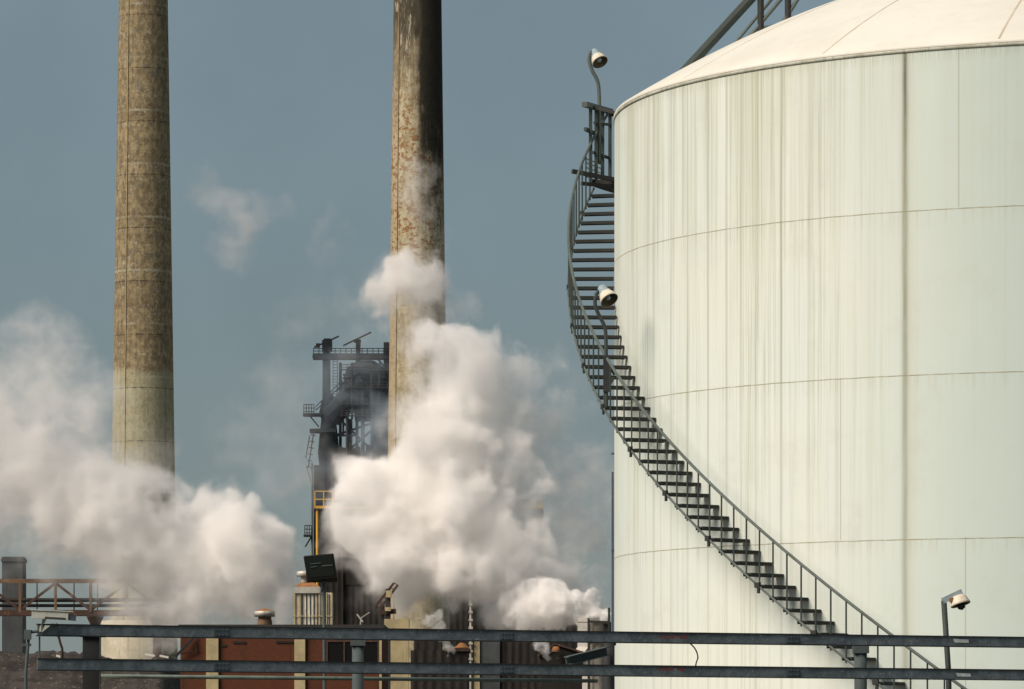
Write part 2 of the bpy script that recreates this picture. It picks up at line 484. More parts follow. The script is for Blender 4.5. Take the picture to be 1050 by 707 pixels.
def make_corrugated(name, a, b, pitch):
    m = NT(name)
    c = m.coord()
    x = m.sep(c)
    wv = m.math('SINE', m.mul(m.add(x[0], x[1]), 6.283 / pitch))
    n = m.noise(m.vmul(c, (3, 3, 0.5)), 1.0, 5, 0.65)
    n2 = m.noise(c, 4.0, 5, 0.7)
    col = m.mix(m.sstep(n, 0.42, 0.68, 0.0, 0.8), a, b)
    col = m.mix(m.sstep(n2, 0.55, 0.68, 0.0, 0.8), col, tuple(q * 0.35 for q in b))
    m.bump(wv, pitch * 0.08, 0.6)
    return m.fin(col, 0.8, 0.0, 0.15)
M['corr_black'] = make_corrugated("sooty_corrugated_sheet", (0.022, 0.021, 0.020), (0.045, 0.036, 0.03), 0.6)

def make_ground():
    m = NT("yard_gravel")
    c = m.coord()
    n = m.noise(c, 0.08, 6, 0.65); n2 = m.noise(c, 2.5, 4, 0.7)
    col = m.mix(m.sstep(n, 0.35, 0.7), (0.13, 0.115, 0.095), (0.075, 0.065, 0.055))
    col = m.mix(m.sstep(n2, 0.5, 0.7, 0.0, 0.6), col, (0.20, 0.18, 0.15))
    m.bump(n2, 0.05, 0.5)
    return m.fin(col, 0.95, 0.0, 0.1)
M['ground'] = make_ground()
def make_bank():
    m = NT("bank_soil")
    c = m.coord()
    n = m.noise(m.vmul(c, (0.6, 0.6, 2.0)), 0.7, 6, 0.7); n2 = m.noise(c, 3.0, 5, 0.75)
    col = m.mix(m.sstep(n, 0.38, 0.66), (0.070, 0.062, 0.055), (0.034, 0.031, 0.030))
    col = m.mix(m.sstep(n2, 0.58, 0.66, 0.0, 0.8), col, (0.26, 0.22, 0.18))
    m.bump(n2, 0.15, 0.8)
    return m.fin(col, 0.95, 0.0, 0.1)
M['bank'] = make_bank()

# ================================================================== STRUCTURE
bm = BM()
vs4 = [bm.verts.new(p) for p in ((-4000, -500, 0), (4000, -500, 0), (4000, 7000, 0), (-4000, 7000, 0))]
bm.faces.new(vs4)
g = obj("ground", bm, M['ground']); g["kind"] = "structure"

# earth bank that hides the feet of the far plant
rng = np.random.default_rng(3)
bm = BM()
nx, ny = 150, 12
x0, x1 = PX(-420, 262), PX(215, 262)
hg = rng.random((nx, ny))
grid = []
for i in range(nx):
    row = []
    for j in range(ny):
        x = x0 + (x1 - x0) * i / (nx - 1)
        t = j / (ny - 1)
        y = 247 + 30 * t
        prof = min(1, t / 0.42) ** 0.8 * (1 if t < 0.7 else max(0, (1 - t) / 0.3))
        top = 6.55 + 0.25 * math.sin(x * 0.35) + 0.18 * math.sin(x * 0.93 + 1)
        endf = min(1, (nx - 1 - i) / 10) ** 0.7 * min(1, i / 10)
        z = prof * endf * (top + 0.28 * (hg[i, j] - 0.5))
        row.append(bm.verts.new((x, y, max(z, 0) - 0.05)))
    grid.append(row)
for i in range(nx - 1):
    for j in range(ny - 1):
        bm.faces.new((grid[i][j], grid[i + 1][j], grid[i + 1][j + 1], grid[i][j + 1]))
bk = obj("hill", bm, M['bank'], smooth=True); bk["kind"] = "structure"

# ================================================================== STORAGE TANK
tank = thing("storage_tank", "huge white cylindrical storage tank streaked with grime, curved stair on its side", "storage tank", (TX, TY, 0))
bm = BM()
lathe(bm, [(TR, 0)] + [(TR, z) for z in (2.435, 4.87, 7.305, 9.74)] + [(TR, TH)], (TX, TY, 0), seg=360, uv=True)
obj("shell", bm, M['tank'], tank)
bm = BM()
RISE = 2.55
prof = [(TR + 0.012, TH - 0.02), (TR + 0.016, TH + 0.0)]
for k in range(0, 25):
    a = k / 24
    r = TR * (1 - a)
    prof.append((max(r, 0.02), TH + 0.03 + RISE * (1 - (1 - a) ** 2)))
lathe(bm, prof, (TX, TY, 0), seg=240)
obj("roof", bm, M['roof'], tank)
# rim angle
bm = BM()
lathe(bm, [(TR + 0.002, TH - 0.075), (TR + 0.012, TH - 0.075), (TR + 0.018, TH - 0.03), (TR + 0.004, TH - 0.022)], (TX, TY, 0), seg=240)
obj("rim", bm, weathered("rim_steel", (0.52, 0.54, 0.46), (0.25, 0.26, 0.19), 3.0, 0.8, 0.7), tank)
# roof plate seams: thin lapped strips radiating down the dome
seam_m = weathered("roof_seam", (0.56, 0.50, 0.40), (0.36, 0.31, 0.22), 2.0, 0.6, 0.8)
for adeg in (-20, 2, 20, 40, 62, 86):
    bm = BM()
    pts = []
    for k in range(0, 20):
        a = k / 22
        r = TR * (1 - a) - 0.02
        z = TH + 0.036 + RISE * (1 - (1 - a) ** 2)
        pts.append(Vector((TX - r * math.sin(R_(adeg)), TY - r * math.cos(R_(adeg)), z)))
    for p, q in zip(pts, pts[1:]):
        bar(bm, p, q, 0.035, 0.012)
    obj("roof_seam", bm, seam_m, tank)
# drain pipe running down the left flank
bm = BM()
al = R_(91.8)
pr = TR + 0.03
px_, py_ = TX - pr * math.sin(al), TY - pr * math.cos(al)
tube(bm, [(px_, py_, 0), (px_, py_, 6.3)], 0.018, 8)
for z in (1, 3, 5, 6.6):
    box(bm, (px_ + 0.02, py_, z), (0.08, 0.05, 0.03))
obj("drain_pipe", bm, weathered("blue_grey_pipe", (0.06, 0.085, 0.13), (0.04, 0.05, 0.06), 2.0, 0.5, 0.6), tank)

# ---- steel gantry over the roof (behind the dome's skyline)
gy = 73.6
gan = thing("roof_gantry", "dark steel gantry posts and sloping pipes rising over the tank's domed roof", "gantry", (PX(779, gy), gy, TH + 0.9))
bm = BM(); d = (P(757, 13, gy) - P(703, 72, gy))
a0 = P(703, 72, gy) - d * 0.12; tube(bm, [a0, a0 + d * 1.75], 0.085, 10)
obj("brace_pipe", bm, M['stair'], gan)
bm = BM(); d2 = (P(780, 13, gy + .4) - P(749, 50, gy + .4)); a1 = P(749, 50, gy + .4) - d2 * 0.2
tube(bm, [a1, a1 + d2 * 2.6], 0.028, 8)
obj("handrail", bm, M['rail'], gan)
bm = BM(); a1 = P(765, 42, gy) - d2 * 0.2
tube(bm, [a1, a1 + d2 * 2.3], 0.035, 8)
obj("handrail", bm, M['rail'], gan)
for px in (780, 808):
    bm = BM(); p0 = P(px, 40, gy); p1 = P(px, -28, gy)
    tube(bm, [p0, p1], 0.055, 8)
    obj("post", bm, M['dark'], gan)
bm = BM(); tube(bm, [P(780, 29, gy), P(812, 24, gy), P(845, 18, gy)], 0.028, 8)
tube(bm, [P(802, 24, gy), P(812, 9, gy), P(830, -20, gy)], 0.035, 8)
obj("crossbar", bm, M['rail'], gan)
bm = BM(); tube(bm, [P(740, -28, gy), P(830, -28, gy)], 0.05, 8)
obj("top_rail", bm, M['dark'], gan)

# ================================================================== SPIRAL STAIR
OFF = 0.74
RO = TR + OFF
SL = 0.1105
def zbar(a): return 2.096 + SL * (a - 24.83)      # height of the outer string at angle a (degrees)
def zrail(a): return zbar(a) + 0.84
def C(r, a, z): return Vector((TX - r * math.sin(R_(a)), TY - r * math.cos(R_(a)), z))
A_TOP = 108.6
stair = thing("spiral_staircase", "dark steel open-tread staircase curving up round the white storage tank", "staircase", (TX, TY, 0))
DA = 1.66
angs = []
a = 7.4
while a < A_TOP:
    angs.append(a); a += DA
# one tread: plate with turned-down lips, on a bracket; built at angle 0
bm = BM()
zt = 0.0
boxb(bm, TX - 0.085, TX + 0.085, TY - RO, TY - TR - 0.012, -0.020, 0.0)
boxb(bm, TX - 0.085, TX - 0.075, TY - RO + 0.003, TY - TR - 0.015, -0.052, -0.0205)
boxb(bm, TX + 0.075, TX + 0.085, TY - RO + 0.003, TY - TR - 0.015, -0.052, -0.0205)
tread = obj("tread", bm, M['tread'], stair)
bm = BM()
tube(bm, [(TX, TY - RO - 0.015, -0.09), (TX, TY - RO - 0.015, 0.86)], 0.0135, 6)
bal = obj("baluster", bm, M['stair'], stair)
# clip bolting every few treads to the string
bm = BM()
boxb(bm, TX - 0.075, TX + 0.02, TY - RO - 0.05, TY - RO - 0.004, -0.045, 0.035)
boxb(bm, TX - 0.03, TX + 0.01, TY - RO - 0.04, TY - RO - 0.01, -0.13, -0.046)
clip = obj("string_clip", bm, M['dark'], stair)
for i, a in enumerate(angs):
    for src in (tread, bal):
        o = src if i == 0 else copy_part(src, stair)
        o.location = (0, 0, zbar(a)); o.rotation_euler = (0, 0, -R_(a))
    if i % 4 == 2:
        o = clip if i == 2 else copy_part(clip, stair)
        o.location = (0, 0, zbar(a)); o.rotation_euler = (0, 0, -R_(a))
def helix(r, a0, a1, zf, dz, step=1.2):
    n = int((a1 - a0) / step) + 1
    return [C(r, a0 + (a1 - a0) * k / n, zf(a0 + (a1 - a0) * k / n) + dz) for k in range(n + 1)]
bm = BM(); tube(bm, helix(RO + 0.02, 6.4, 113.8, zrail, 0.0), 0.024, 8)
obj("handrail", bm, M['rail'], stair)
bm = BM(); tube(bm, helix(RO + 0.02, 6.0, A_TOP, zbar, -0.03), 0.019, 8)
obj("string_bar", bm, M['rail'], stair)
# landing with its portal cage
LZ = 11.45
bm = BM()
n = 10
for k in range(n):
    a0, a1 = A_TOP - 0.8 + k * 0.95, A_TOP - 0.8 + (k + 1) * 0.95
    q = [C(TR + 0.01, a0, LZ), C(RO + 0.05, a0, LZ), C(RO + 0.05, a1, LZ), C(TR + 0.01, a1, LZ)]
    lo = [p - Vector((0, 0, 0.09)) for p in q]
    top = [bm.verts.new(p) for p in q]; bot = [bm.verts.new(p) for p in lo]
    bm.faces.new(top); bm.faces.new(list(reversed(bot)))
    for s in range(4):
        bm.faces.new((top[s], bot[s], bot[(s + 1) % 4], top[(s + 1) % 4]))
obj("landing", bm, M['tread'], stair)
for a in (107.6, 109.6, 111.7, 113.9, 117.0):
    bm = BM()
    tall = a < 115
    bar(bm, C(RO + 0.03, a, LZ - 0.05), C(RO + 0.03, a, 12.72 if tall else 12.5), 0.06, 0.06)
    obj("cage_post", bm, M['stair'], stair)
bm = BM()
bar(bm, C(RO + 0.05, 105.6, 12.70), C(RO + 0.05, 114.4, 12.76), 0.10, 0.085)
obj("cage_top", bm, M['rail'], stair)
bm = BM()
bar(bm, C(RO + 0.08, 106.6, 12.30), C(RO + 0.08, 112.6, 12.28), 0.05, 0.06)
bar(bm, C(RO + 0.06, 109.0, 11.95), C(RO + 0.06, 114.0, 11.95), 0.04, 0.045)
bar(bm, C(RO + 0.02, 108.8, 12.45), C(RO + 0.02, 114.0, 12.52), 0.04, 0.045)
obj("cage_rail", bm, M['stair'], stair)
bm = BM()
bar(bm, C(RO + 0.02, 114.2, 12.72), C(TR + 0.02, 111.5, 12.38), 0.05, 0.07)
bar(bm, C(RO + 0.02, 107.8, 12.70), C(TR - 0.25, 106.0, 12.40), 0.04, 0.05)
obj("roof_tie", bm, M['dark'], stair)
bm = BM()
bar(bm, C(RO + 0.20, 104.0, LZ + 0.08), C(TR + 0.05, 110.0, LZ - 0.06), 0.06, 0.07)
bar(bm, C(RO + 0.10, 105.5, LZ - 0.10), C(TR + 0.1, 110.5, LZ - 0.14), 0.05, 0.06)
obj("landing_beam", bm, M['dark'], stair)
# wire-mesh guard low on the cage
bm = BM()
for k in range(9):
    a = 107.2 + k * 0.62
    bar(bm, C(RO + 0.09, a, LZ + 0.04), C(RO + 0.09, a, LZ + 0.36), 0.012, 0.012)
for z in (0.05, 0.13, 0.21, 0.29, 0.36):
    bar(bm, C(RO + 0.10, 107.0, LZ + z), C(RO + 0.10, 112.3, LZ + z), 0.012, 0.012)
obj("mesh_guard", bm, M['lampcap'], stair)

# ---- lamps on the stair
def head(parent, c, ax, s):
    """Bell-shaped enamel yard lamp: cap, shade, dark inside, bulb. ax = direction the mouth faces."""
    ax = Vector(ax).normalized()
    bm = BM(); lathe(bm, [(0.001, -0.10 * s), (0.07 * s, -0.10 * s), (0.085 * s, -0.06 * s), (0.085 * s, 0.01 * s), (0.11 * s, 0.03 * s), (0.11 * s, 0.06 * s)], c, 24, ax)
    obj("lamp_cap", bm, M['lampcap'], parent, smooth=True)
    bm = BM(); lathe(bm, [(0.105 * s, 0.05 * s), (0.125 * s, 0.09 * s), (0.15 * s, 0.17 * s), (0.165 * s, 0.22 * s), (0.158 * s, 0.222 * s)], c, 28, ax)
    sh = obj("lamp_shade", bm, M['enamel'], parent, smooth=True)
    bm = BM(); lathe(bm, [(0.10 * s, 0.06 * s), (0.12 * s, 0.10 * s), (0.145 * s, 0.17 * s), (0.157 * s, 0.218 * s)], c, 28, ax, cap0=True)
    obj("reflector", bm, M['lampin'], sh, smooth=True)
    bm = BM(); lathe(bm, [(0.001, 0.06 * s), (0.03 * s, 0.07 * s), (0.05 * s, 0.13 * s), (0.045 * s, 0.18 * s), (0.001, 0.21 * s)], c, 16, ax)
    obj("bulb", bm, M['lampcap'], sh, smooth=True)

def arc_pts(ctrl, n=8):
    """Catmull-Rom through the control points."""
    pts = []
    c = [ctrl[0]] + list(ctrl) + [ctrl[-1]]
    for i in range(1, len(c) - 2):
        for k in range(n):
            t = k / n
            p0, p1, p2, p3 = c[i - 1], c[i], c[i + 1], c[i + 2]
            pts.append(0.5 * ((2 * p1) + (p2 - p0) * t + (2 * p0 - 5 * p1 + 4 * p2 - p3) * t * t + (3 * p1 - p0 - 3 * p2 + p3) * t ** 3))
    pts.append(ctrl[-1])
    return pts

Yl = (C(RO + 0.14, 109.5, 0)).y
lt = thing("gooseneck_lamp", "gooseneck lamp with white shade at the very top of the tank staircase", "lamp", P(614.5, 168, Yl), "lamps on the tank staircase")
bm = BM(); tube(bm, arc_pts([P(614.5, 168, Yl), P(614.5, 120, Yl), P(614.2, 95, Yl), P(612.5, 83, Yl), P(607.0, 72, Yl), P(604.2, 62, Yl), P(605.5, 54.5, Yl), P(609.5, 53.0, Yl)]), 0.032, 8)
obj("pole", bm, M['rail'], lt, smooth=True)
head(lt, P(611.0, 56.0, Yl), (0.30, -0.42, -0.62), 0.88)

Yl = (C(RO + 0.10, 70.0, 0)).y
lm = thing("gooseneck_lamp", "gooseneck lamp with white shade and thick lower post midway up the tank staircase", "lamp", P(622, 416, Yl), "lamps on the tank staircase")
bm = BM(); tube(bm, arc_pts([P(621.8, 420, Yl), P(621.6, 370, Yl), P(621.2, 345, Yl), P(619.5, 334, Yl), P(613.5, 322, Yl), P(610.2, 312, Yl), P(611.5, 302, Yl), P(617, 297.0, Yl)]), 0.030, 8)
obj("pole", bm, M['stair'], lm, smooth=True)
bm = BM(); bar(bm, P(621.8, 402, Yl), P(621.8, 365, Yl), 0.10, 0.10); bar(bm, P(622, 400, Yl), P(629, 388, Yl + .3), 0.03, 0.03); bar(bm, P(622, 372, Yl), P(630, 384, Yl + .3), 0.03, 0.03)
obj("ballast_box", bm, M['dark'], lm)
head(lm, P(619.2, 299.0, Yl), (0.34, -0.42, -0.60), 0.92)

# ---- yard lamp at the right, behind the beams
Yl = 54.0
lr = thing("yard_lamp", "leaning yard lamp pole with slanted arm and tilted white shade, close to the tank", "lamp", (PX(976.5, Yl), Yl, 0))
bm = BM(); tube(bm, [Vector((PX(976.5, Yl), Yl, 0)), P(972.6, 690, Yl), P(967.8, 616, Yl)], 0.036, 10)
obj("pole", bm, M['stair'], lr, smooth=True)
bm = BM(); bar(bm, P(966.5, 616.5, Yl), P(986.5, 607.0, Yl), 0.07, 0.075)
obj("arm", bm, M['lampcap'], lr)
bm = BM(); bar(bm, P(973.5, 616.2, Yl - .03), P(977.5, 614.6, Yl - .03), 0.09, 0.05)
obj("clamp", bm, M['orange'], lr)
ax = Vector((0.22, -0.16, -0.80)).normalized()
c0 = P(982.5, 611.5, Yl)
bm = BM(); lathe(bm, [(0.001, 0.0), (0.085, 0.0), (0.10, 0.03), (0.122, 0.09), (0.128, 0.115), (0.121, 0.117)], c0, 28, ax)
sh = obj("lamp_shade", bm, M['enamel'], lr, smooth=True)
bm = BM(); lathe(bm, [(0.08, 0.01), (0.095, 0.04), (0.118, 0.10)], c0, 28, ax, cap0=True)
obj("reflector", bm, M['lampin'], sh, smooth=True)
bm = BM(); lathe(bm, [(0.001, 0.02), (0.035, 0.05), (0.052, 0.12), (0.045, 0.16), (0.001, 0.185)], c0, 16, ax)
obj("bulb", bm, M['dark'], sh, smooth=True)

# ================================================================== FOREGROUND PIPE-RACK BEAMS
YL, YR = 44.0, 49.4
XL, XR = PX(38, YL), PX(1130, YR + 0.5)
def beam(name, yl, yr, label):
    """I-section from the left end to beyond the frame; yl, yr = photo rows of its top edge at x=40 / x=1036."""
    zl, zr = PZ(yl, YL), PZ(yr, YR)
    A = Vector((XL, YL, zl)); Xe = PX(1036, YR); B = Vector((Xe, YR, zr))
    dirn = (B - A); B = A + dirn * 1.55
    h = 0.1275
    t = thing(name, label, "steel beam", A - Vector((0, 0, h)), "steel beams crossing in front of the plant")
    bm = BM()
    u = dirn.normalized(); side = Vector((u.y, -u.x, 0)).normalized()   # towards the camera
    def slab(o0, o1, z0, z1):
        q = []
        for p in (A, B):
            q.append([bm.verts.new(p + side * o + Vector((0, 0, z - 0))) for o, z in ((o0, z0), (o1, z0), (o1, z1), (o0, z1))])
        for k in range(4): bm.faces.new((q[0][k], q[0][(k + 1) % 4], q[1][(k + 1) % 4], q[1][k]))
        bm.faces.new(list(reversed(q[0]))); bm.faces.new(q[1])
    slab(0.002, 0.012, -h + 0.012, -0.012)
    obj("web", bm, M['galv'], t)
    for z0, z1 in ((-0.0115, 0.0), (-h, -h + 0.0115)):
        bm = BM(); slab(-0.030, 0.024, z0, z1)
        obj("flange", bm, M['dark'], t)
    # splice plates with bolts
    sp = []
    for px in (212, 497, 803):
        f = (px - 38) / (1036 - 38) * 1.0
        p = A + dirn * f * 0.985
        bm = BM()
        Mx = Matrix.Translation(p + side * 0.016 - Vector((0, 0, h / 2))) @ Matrix.Rotation(math.atan2(u.y, u.x), 4, 'Z')
        box(bm, (0, 0, 0), (0.17, 0.008, h - 0.045), M=Mx)
        for bx in (-0.06, -0.02, 0.02, 0.06):
            for bz in (-0.025, 0.025):
                box(bm, (bx, -0.0085, bz), (0.014, 0.009, 0.014), M=Mx)
        obj("splice_plate", bm, M['splice'], t)
    def at(px, py):
        # point on the web's face in the direction of the given pixel
        tt = (px - 525) / FPX
        # (A + dirn*s).x + side.x*o = tt*(A + dirn*s + side*o).y
        o = 0.0135
        s = (tt * (A.y + side.y * o) - (A.x + side.x * o)) / (dirn.x - tt * dirn.y)
        p = A + dirn * s + side * o
        return Vector((p.x, p.y, PZ(py, p.y)))
    return t, at, u

def lettering(parent, at, u, text, px, py, size, m, sx=1.0):
    cu = bpy.data.curves.new("lettering", 'FONT')
    cu.body = text; cu.size = size; cu.align_y = 'CENTER'; cu.resolution_u = 2
    cu.space_character = 1.05
    tmp = bpy.data.objects.new("lettering_tmp", cu)
    COL.objects.link(tmp)
    dg = bpy.context.evaluated_depsgraph_get()
    me = bpy.data.meshes.new_from_object(tmp.evaluated_get(dg))
    bpy.data.objects.remove(tmp)
    p = at(px, py)
    zr = math.atan2(u.y, u.x)
    tilt = math.atan2(u.z, math.hypot(u.x, u.y))
    Mx = Matrix.Translation(p) @ Matrix.Rotation(zr, 4, 'Z') @ Matrix.Rotation(-tilt, 4, 'Y') @ Matrix.Rotation(R_(90), 4, 'X') @ Matrix.Diagonal((sx, 1, 1, 1))
    me.transform(Matrix.Translation(-Vector(parent["base"])) @ Mx)
    me.materials.clear(); me.materials.append(m)
    o = bpy.data.objects.new("lettering", me)
    COL.objects.link(o); o.parent = parent
    return o

bu, at_u, u_u = beam("steel_beam", 639.8, 653.0, "upper galvanised steel beam, crossing just below the lamp and security camera")
bl, at_l, u_l = beam("steel_beam", 675.0, 686.6, "lower galvanised steel beam, running beneath the other one")
lettering(bu, at_u, u_u, "CULLINAN  .308 7", 677.0, 653.4, 0.062, M['stencil'], 0.66)
lettering(bl, at_l, u_l, "CUTTING   WELL", 675.0, 686.6, 0.060, M['stencil'], 0.70)
def sticker(parent, at, px0, px1, py0, py1, rows):
    bm = BM()
    q = [at(px0 - 1, py0), at(px1, py0 + 0.8), at(px1 + 0.5, py1), at(px0 + 1, py1 - 0.3)]
    off = Vector((0, -0.002, 0))
    bm.faces.new([bm.verts.new(p + off) for p in q])
    s = obj("sticker", bm, M['sticker'], parent)
sticker(bu, at_u, 978, 993, 655.2, 659.4, 2)
sticker(bl, at_l, 981, 995, 690.2, 694.2, 2)

# cable looping out between the two beams
bm = BM()
Yc = 47.8
tube(bm, arc_pts([P(700, 655, Yc), P(707, 659.5, Yc), P(713, 666, Yc - .05), P(715.6, 674, Yc - .06), P(714, 679.5, Yc), P(712.8, 686, Yc + .03)]), 0.008, 6)
solo("cable", bm, M['rubber'], P(712.8, 686, Yc), "thin black cable curving between the two beams in front of the white tank", "cable", smooth=True)

# posts that carry the beams
def pipe_post(px, Y, wpx, cap_y, label, m=None):
    m = m or M['grey']
    r = wpx / 2 * Y / FPX
    x = PX(px, Y); zt = PZ(cap_y, Y)
    t = thing("support_post", label, "post", (x, Y, 0), "posts carrying the steel beams")
    bm = BM(); lathe(bm, [(r, 0.02), (r, zt - 0.09)], (x, Y, 0), 24, cap1=True)
    obj("pipe", bm, m, t)
    bm = BM(); box(bm, (x, Y, zt - 0.045), (2.5 * r, 2.5 * r, 0.088))
    obj("cap_plate", bm, m, t)
    bm = BM(); box(bm, (x, Y, 0.01), (4 * r, 4 * r, 0.02))
    obj("base_plate", bm, m, t)
    return t
pipe_post(367, YL + 1.95, 12, 653.8, "round grey post with a cap plate in front of the brick wall's dark window")
pipe_post(882.5, YL + 4.75, 13, 662.0, "round grey post with a cap plate at the foot of the staircase", M['grey'])
# square post on the left, its shaded side put into the dark steel colour
t = thing("support_post", "square dark steel post beneath the beams' left end, left of the chimney's foot", "post", (PX(94, YL + .5), YL + .5, 0), "posts carrying the steel beams")
bm = BM(); xq = PX(94, YL + .5); hw = 8.6 * YL / FPX
boxb(bm, xq - hw, xq + hw, YL + .42, YL + .6, 0.02, PZ(653.6, YL + .5))
obj("column", bm, M['dark'], t)
bm = BM(); boxb(bm, xq - hw - 0.02, xq + hw + 0.045, YL + .38, YL + .64, PZ(653.6, YL + .5), PZ(652.8, YL + .5) + 0.03)
obj("cap_plate", bm, M['dark'], t)
bm = BM(); tube(bm, [(xq + hw + 0.012, YL + .36, 0.3), (xq + hw + 0.012, YL + .36, PZ(652.5, YL + .36))], 0.007, 6)
obj("conduit", bm, M['rail'], t)
# stout dark post near the tank with a side arm
Yp = YL + 3.6
t = thing("support_post", "stout dark post with a sloping channel arm, just left of the white tank", "post", (PX(624.5, Yp), Yp, 0), "posts carrying the steel beams")
bm = BM(); xq = PX(624.5, Yp); hw = 7.2 * Yp / FPX
lathe(bm, [(hw * 0.8, 0.02), (hw * 0.8, PZ(655, Yp))], (xq, Yp, 0), 24, cap1=True)
boxb(bm, xq - hw * .95, xq + hw, Yp - 0.0, Yp + 0.12, PZ(662, Yp), PZ(655.5, Yp))
obj("column", bm, M['dark'], t)
bm = BM()
pa, pb = P(580.5, 678.3, Yp - .5), P(622, 668.0, Yp - .10)
bar(bm, pa, pb, 0.012, 0.075)
bar(bm, pa + Vector((0, -.03, .0435)), pb + Vector((0, -.03, .0435)), 0.075, 0.011)
bar(bm, pa + Vector((0, -.03, -.0435)), pb + Vector((0, -.03, -.0435)), 0.075, 0.011)
obj("arm", bm, M['rail'], t)

# thin pipe running under the lower beam
bm = BM()
tube(bm, [P(96, 693.5, YL + .9), P(612, 698.5, YL + 4.2)], 0.022, 10)
solo("pipe", bm, weathered("pale_green_pipe", (0.16, 0.21, 0.18), (0.08, 0.10, 0.09), 3.0, 0.6, 0.7), P(96, 693.5, YL + .9), "thin pale green pipe running along just under the lower beam", "pipe", smooth=True)

# ---- security camera / fixture on the beam's left end
Yk = YL - 0.05
sc = thing("security_camera", "pale grey boxy security camera with sunshield on the beam's left end", "camera", P(40, 640, Yk))
bm = BM()
c1, c2 = P(33.0, 630.2, Yk), P(70.5, 632.2, Yk)
bar(bm, c1, c2, 0.11, 0.078)
obj("housing", bm, M['camgrey'], sc)
bm = BM()
bar(bm, c1 + Vector((-.012, 0, .046)), c2 + Vector((.05, 0, .046)), 0.135, 0.010)
obj("sunshield", bm, M['camgrey'], sc)
bm = BM(); bar(bm, P(46, 633.6, Yk - .058), P(67, 634.8, Yk - .058), 0.006, 0.020)
obj("side_slot", bm, M['dark'], sc)
bm = BM(); bar(bm, P(70.8, 633.2, Yk), P(77.8, 633.8, Yk), 0.085, 0.062)
obj("lens_hood", bm, weathered("blue_dark", (0.05, 0.075, 0.11), (0.03, 0.04, 0.05), 4, .5, .4), sc)
bm = BM()
tube(bm, [P(46, 634, Yk + .05), P(44.5, 638, Yk + .05), P(42.5, 642, Yk + .05), P(42, 648, Yk + .05)], 0.018, 8)
v = [P(42.5, 649.0, Yk - .06), P(51.5, 641.8, Yk - .06), P(46, 641.5, Yk - .06)]
f0 = [bm.verts.new(p) for p in v]; f1 = [bm.verts.new(p + Vector((0, .008, 0))) for p in v]
bm.faces.new(f0); bm.faces.new(list(reversed(f1)))
for k in range(3): bm.faces.new((f0[k], f1[k], f1[(k + 1) % 3], f0[(k + 1) % 3]))
obj("mount", bm, M['camgrey'], sc)

# conduit and junction box at the beams' left end
t = thing("conduit_post", "thin grey conduit post with a junction box by the beams' left ends", "conduit", (PX(27.5, YL), YL + .05, 0))
bm = BM(); tube(bm, [Vector((PX(26.5, YL), YL + .05, 0)), P(26.5, 690, YL), P(29.5, 652, YL), P(30.5, 648.5, YL), P(39, 647.5, YL)], 0.016, 8)
obj("conduit", bm, M['grey'], t)
bm = BM(); bar(bm, P(28.2, 656, YL - .02), P(28.6, 646, YL - .02), 0.07, 0.07); bar(bm, P(22, 661.5, YL), P(32, 661.5, YL), 0.02, 0.025)
obj("junction_box", bm, M['grey'], t)
bm = BM(); tube(bm, [P(40.5, 653, YL + .03), P(40.5, 676, YL + .03)], 0.010, 6)
obj("end_strut", bm, M['rail'], t)

# ---- big square floodlight on its pole
Yf = 50.0
fl = thing("floodlight", "big square dark floodlight tilted down on a thin pole behind the beams", "floodlight", (PX(333, Yf), Yf, 0))
bm = BM(); tube(bm, [Vector((PX(333.2, Yf), Yf + .05, 0)), P(332.4, 596, Yf)], 0.021, 10)
obj("pole", bm, M['grey'], fl)
F = [(311.2, 571.5), (342.2, 568.6), (345.6, 592.0), (315.2, 595.2)]
bk_ = [(314.5, 574.5), (341.5, 571.5), (345.2, 597.2), (316.5, 597.6)]
bm = BM()
fv = [bm.verts.new(P(x, y, Yf - .16)) for x, y in F]
mv = [bm.verts.new(P(x, y, Yf - .02 + .10 * (y > 580))) for x, y in ((312.2, 570.2), (341.6, 567.6), (346.2, 596.6), (314.6, 597.8))]
bv = [bm.verts.new(P(x, y, Yf + .16)) for x, y in bk_]
for a_, b_ in ((fv, mv), (mv, bv)):
    for k in range(4): bm.faces.new((a_[k], a_[(k + 1) % 4], b_[(k + 1) % 4], b_[k]))
bm.faces.new(fv); bm.faces.new(list(reversed(bv)))
obj("housing", bm, weathered("dark_olive_housing", (0.014, 0.016, 0.012), (0.008, 0.009, 0.008), 5, .5, .7, spec=.1), fl)
bm = BM()
q = [(313.6, 573.2), (340.4, 570.6), (343.2, 590.2), (316.8, 592.8)]
bm.faces.new([bm.verts.new(P(x, y, Yf - .166)) for x, y in q])
obj("lens", bm, M['floodglass'], fl)
bm = BM()
bar(bm, P(318, 578.6, Yf - .172), P(329, 577.4, Yf - .172), 0.006, 0.008); bar(bm, P(330, 580.6, Yf - .172), P(341, 579.6, Yf - .172), 0.006, 0.010); bar(bm, P(318.5, 581.8, Yf - .172), P(325, 581.0, Yf - .172), 0.006, 0.008)
obj("tube_lamp", bm, M['grey'], fl)

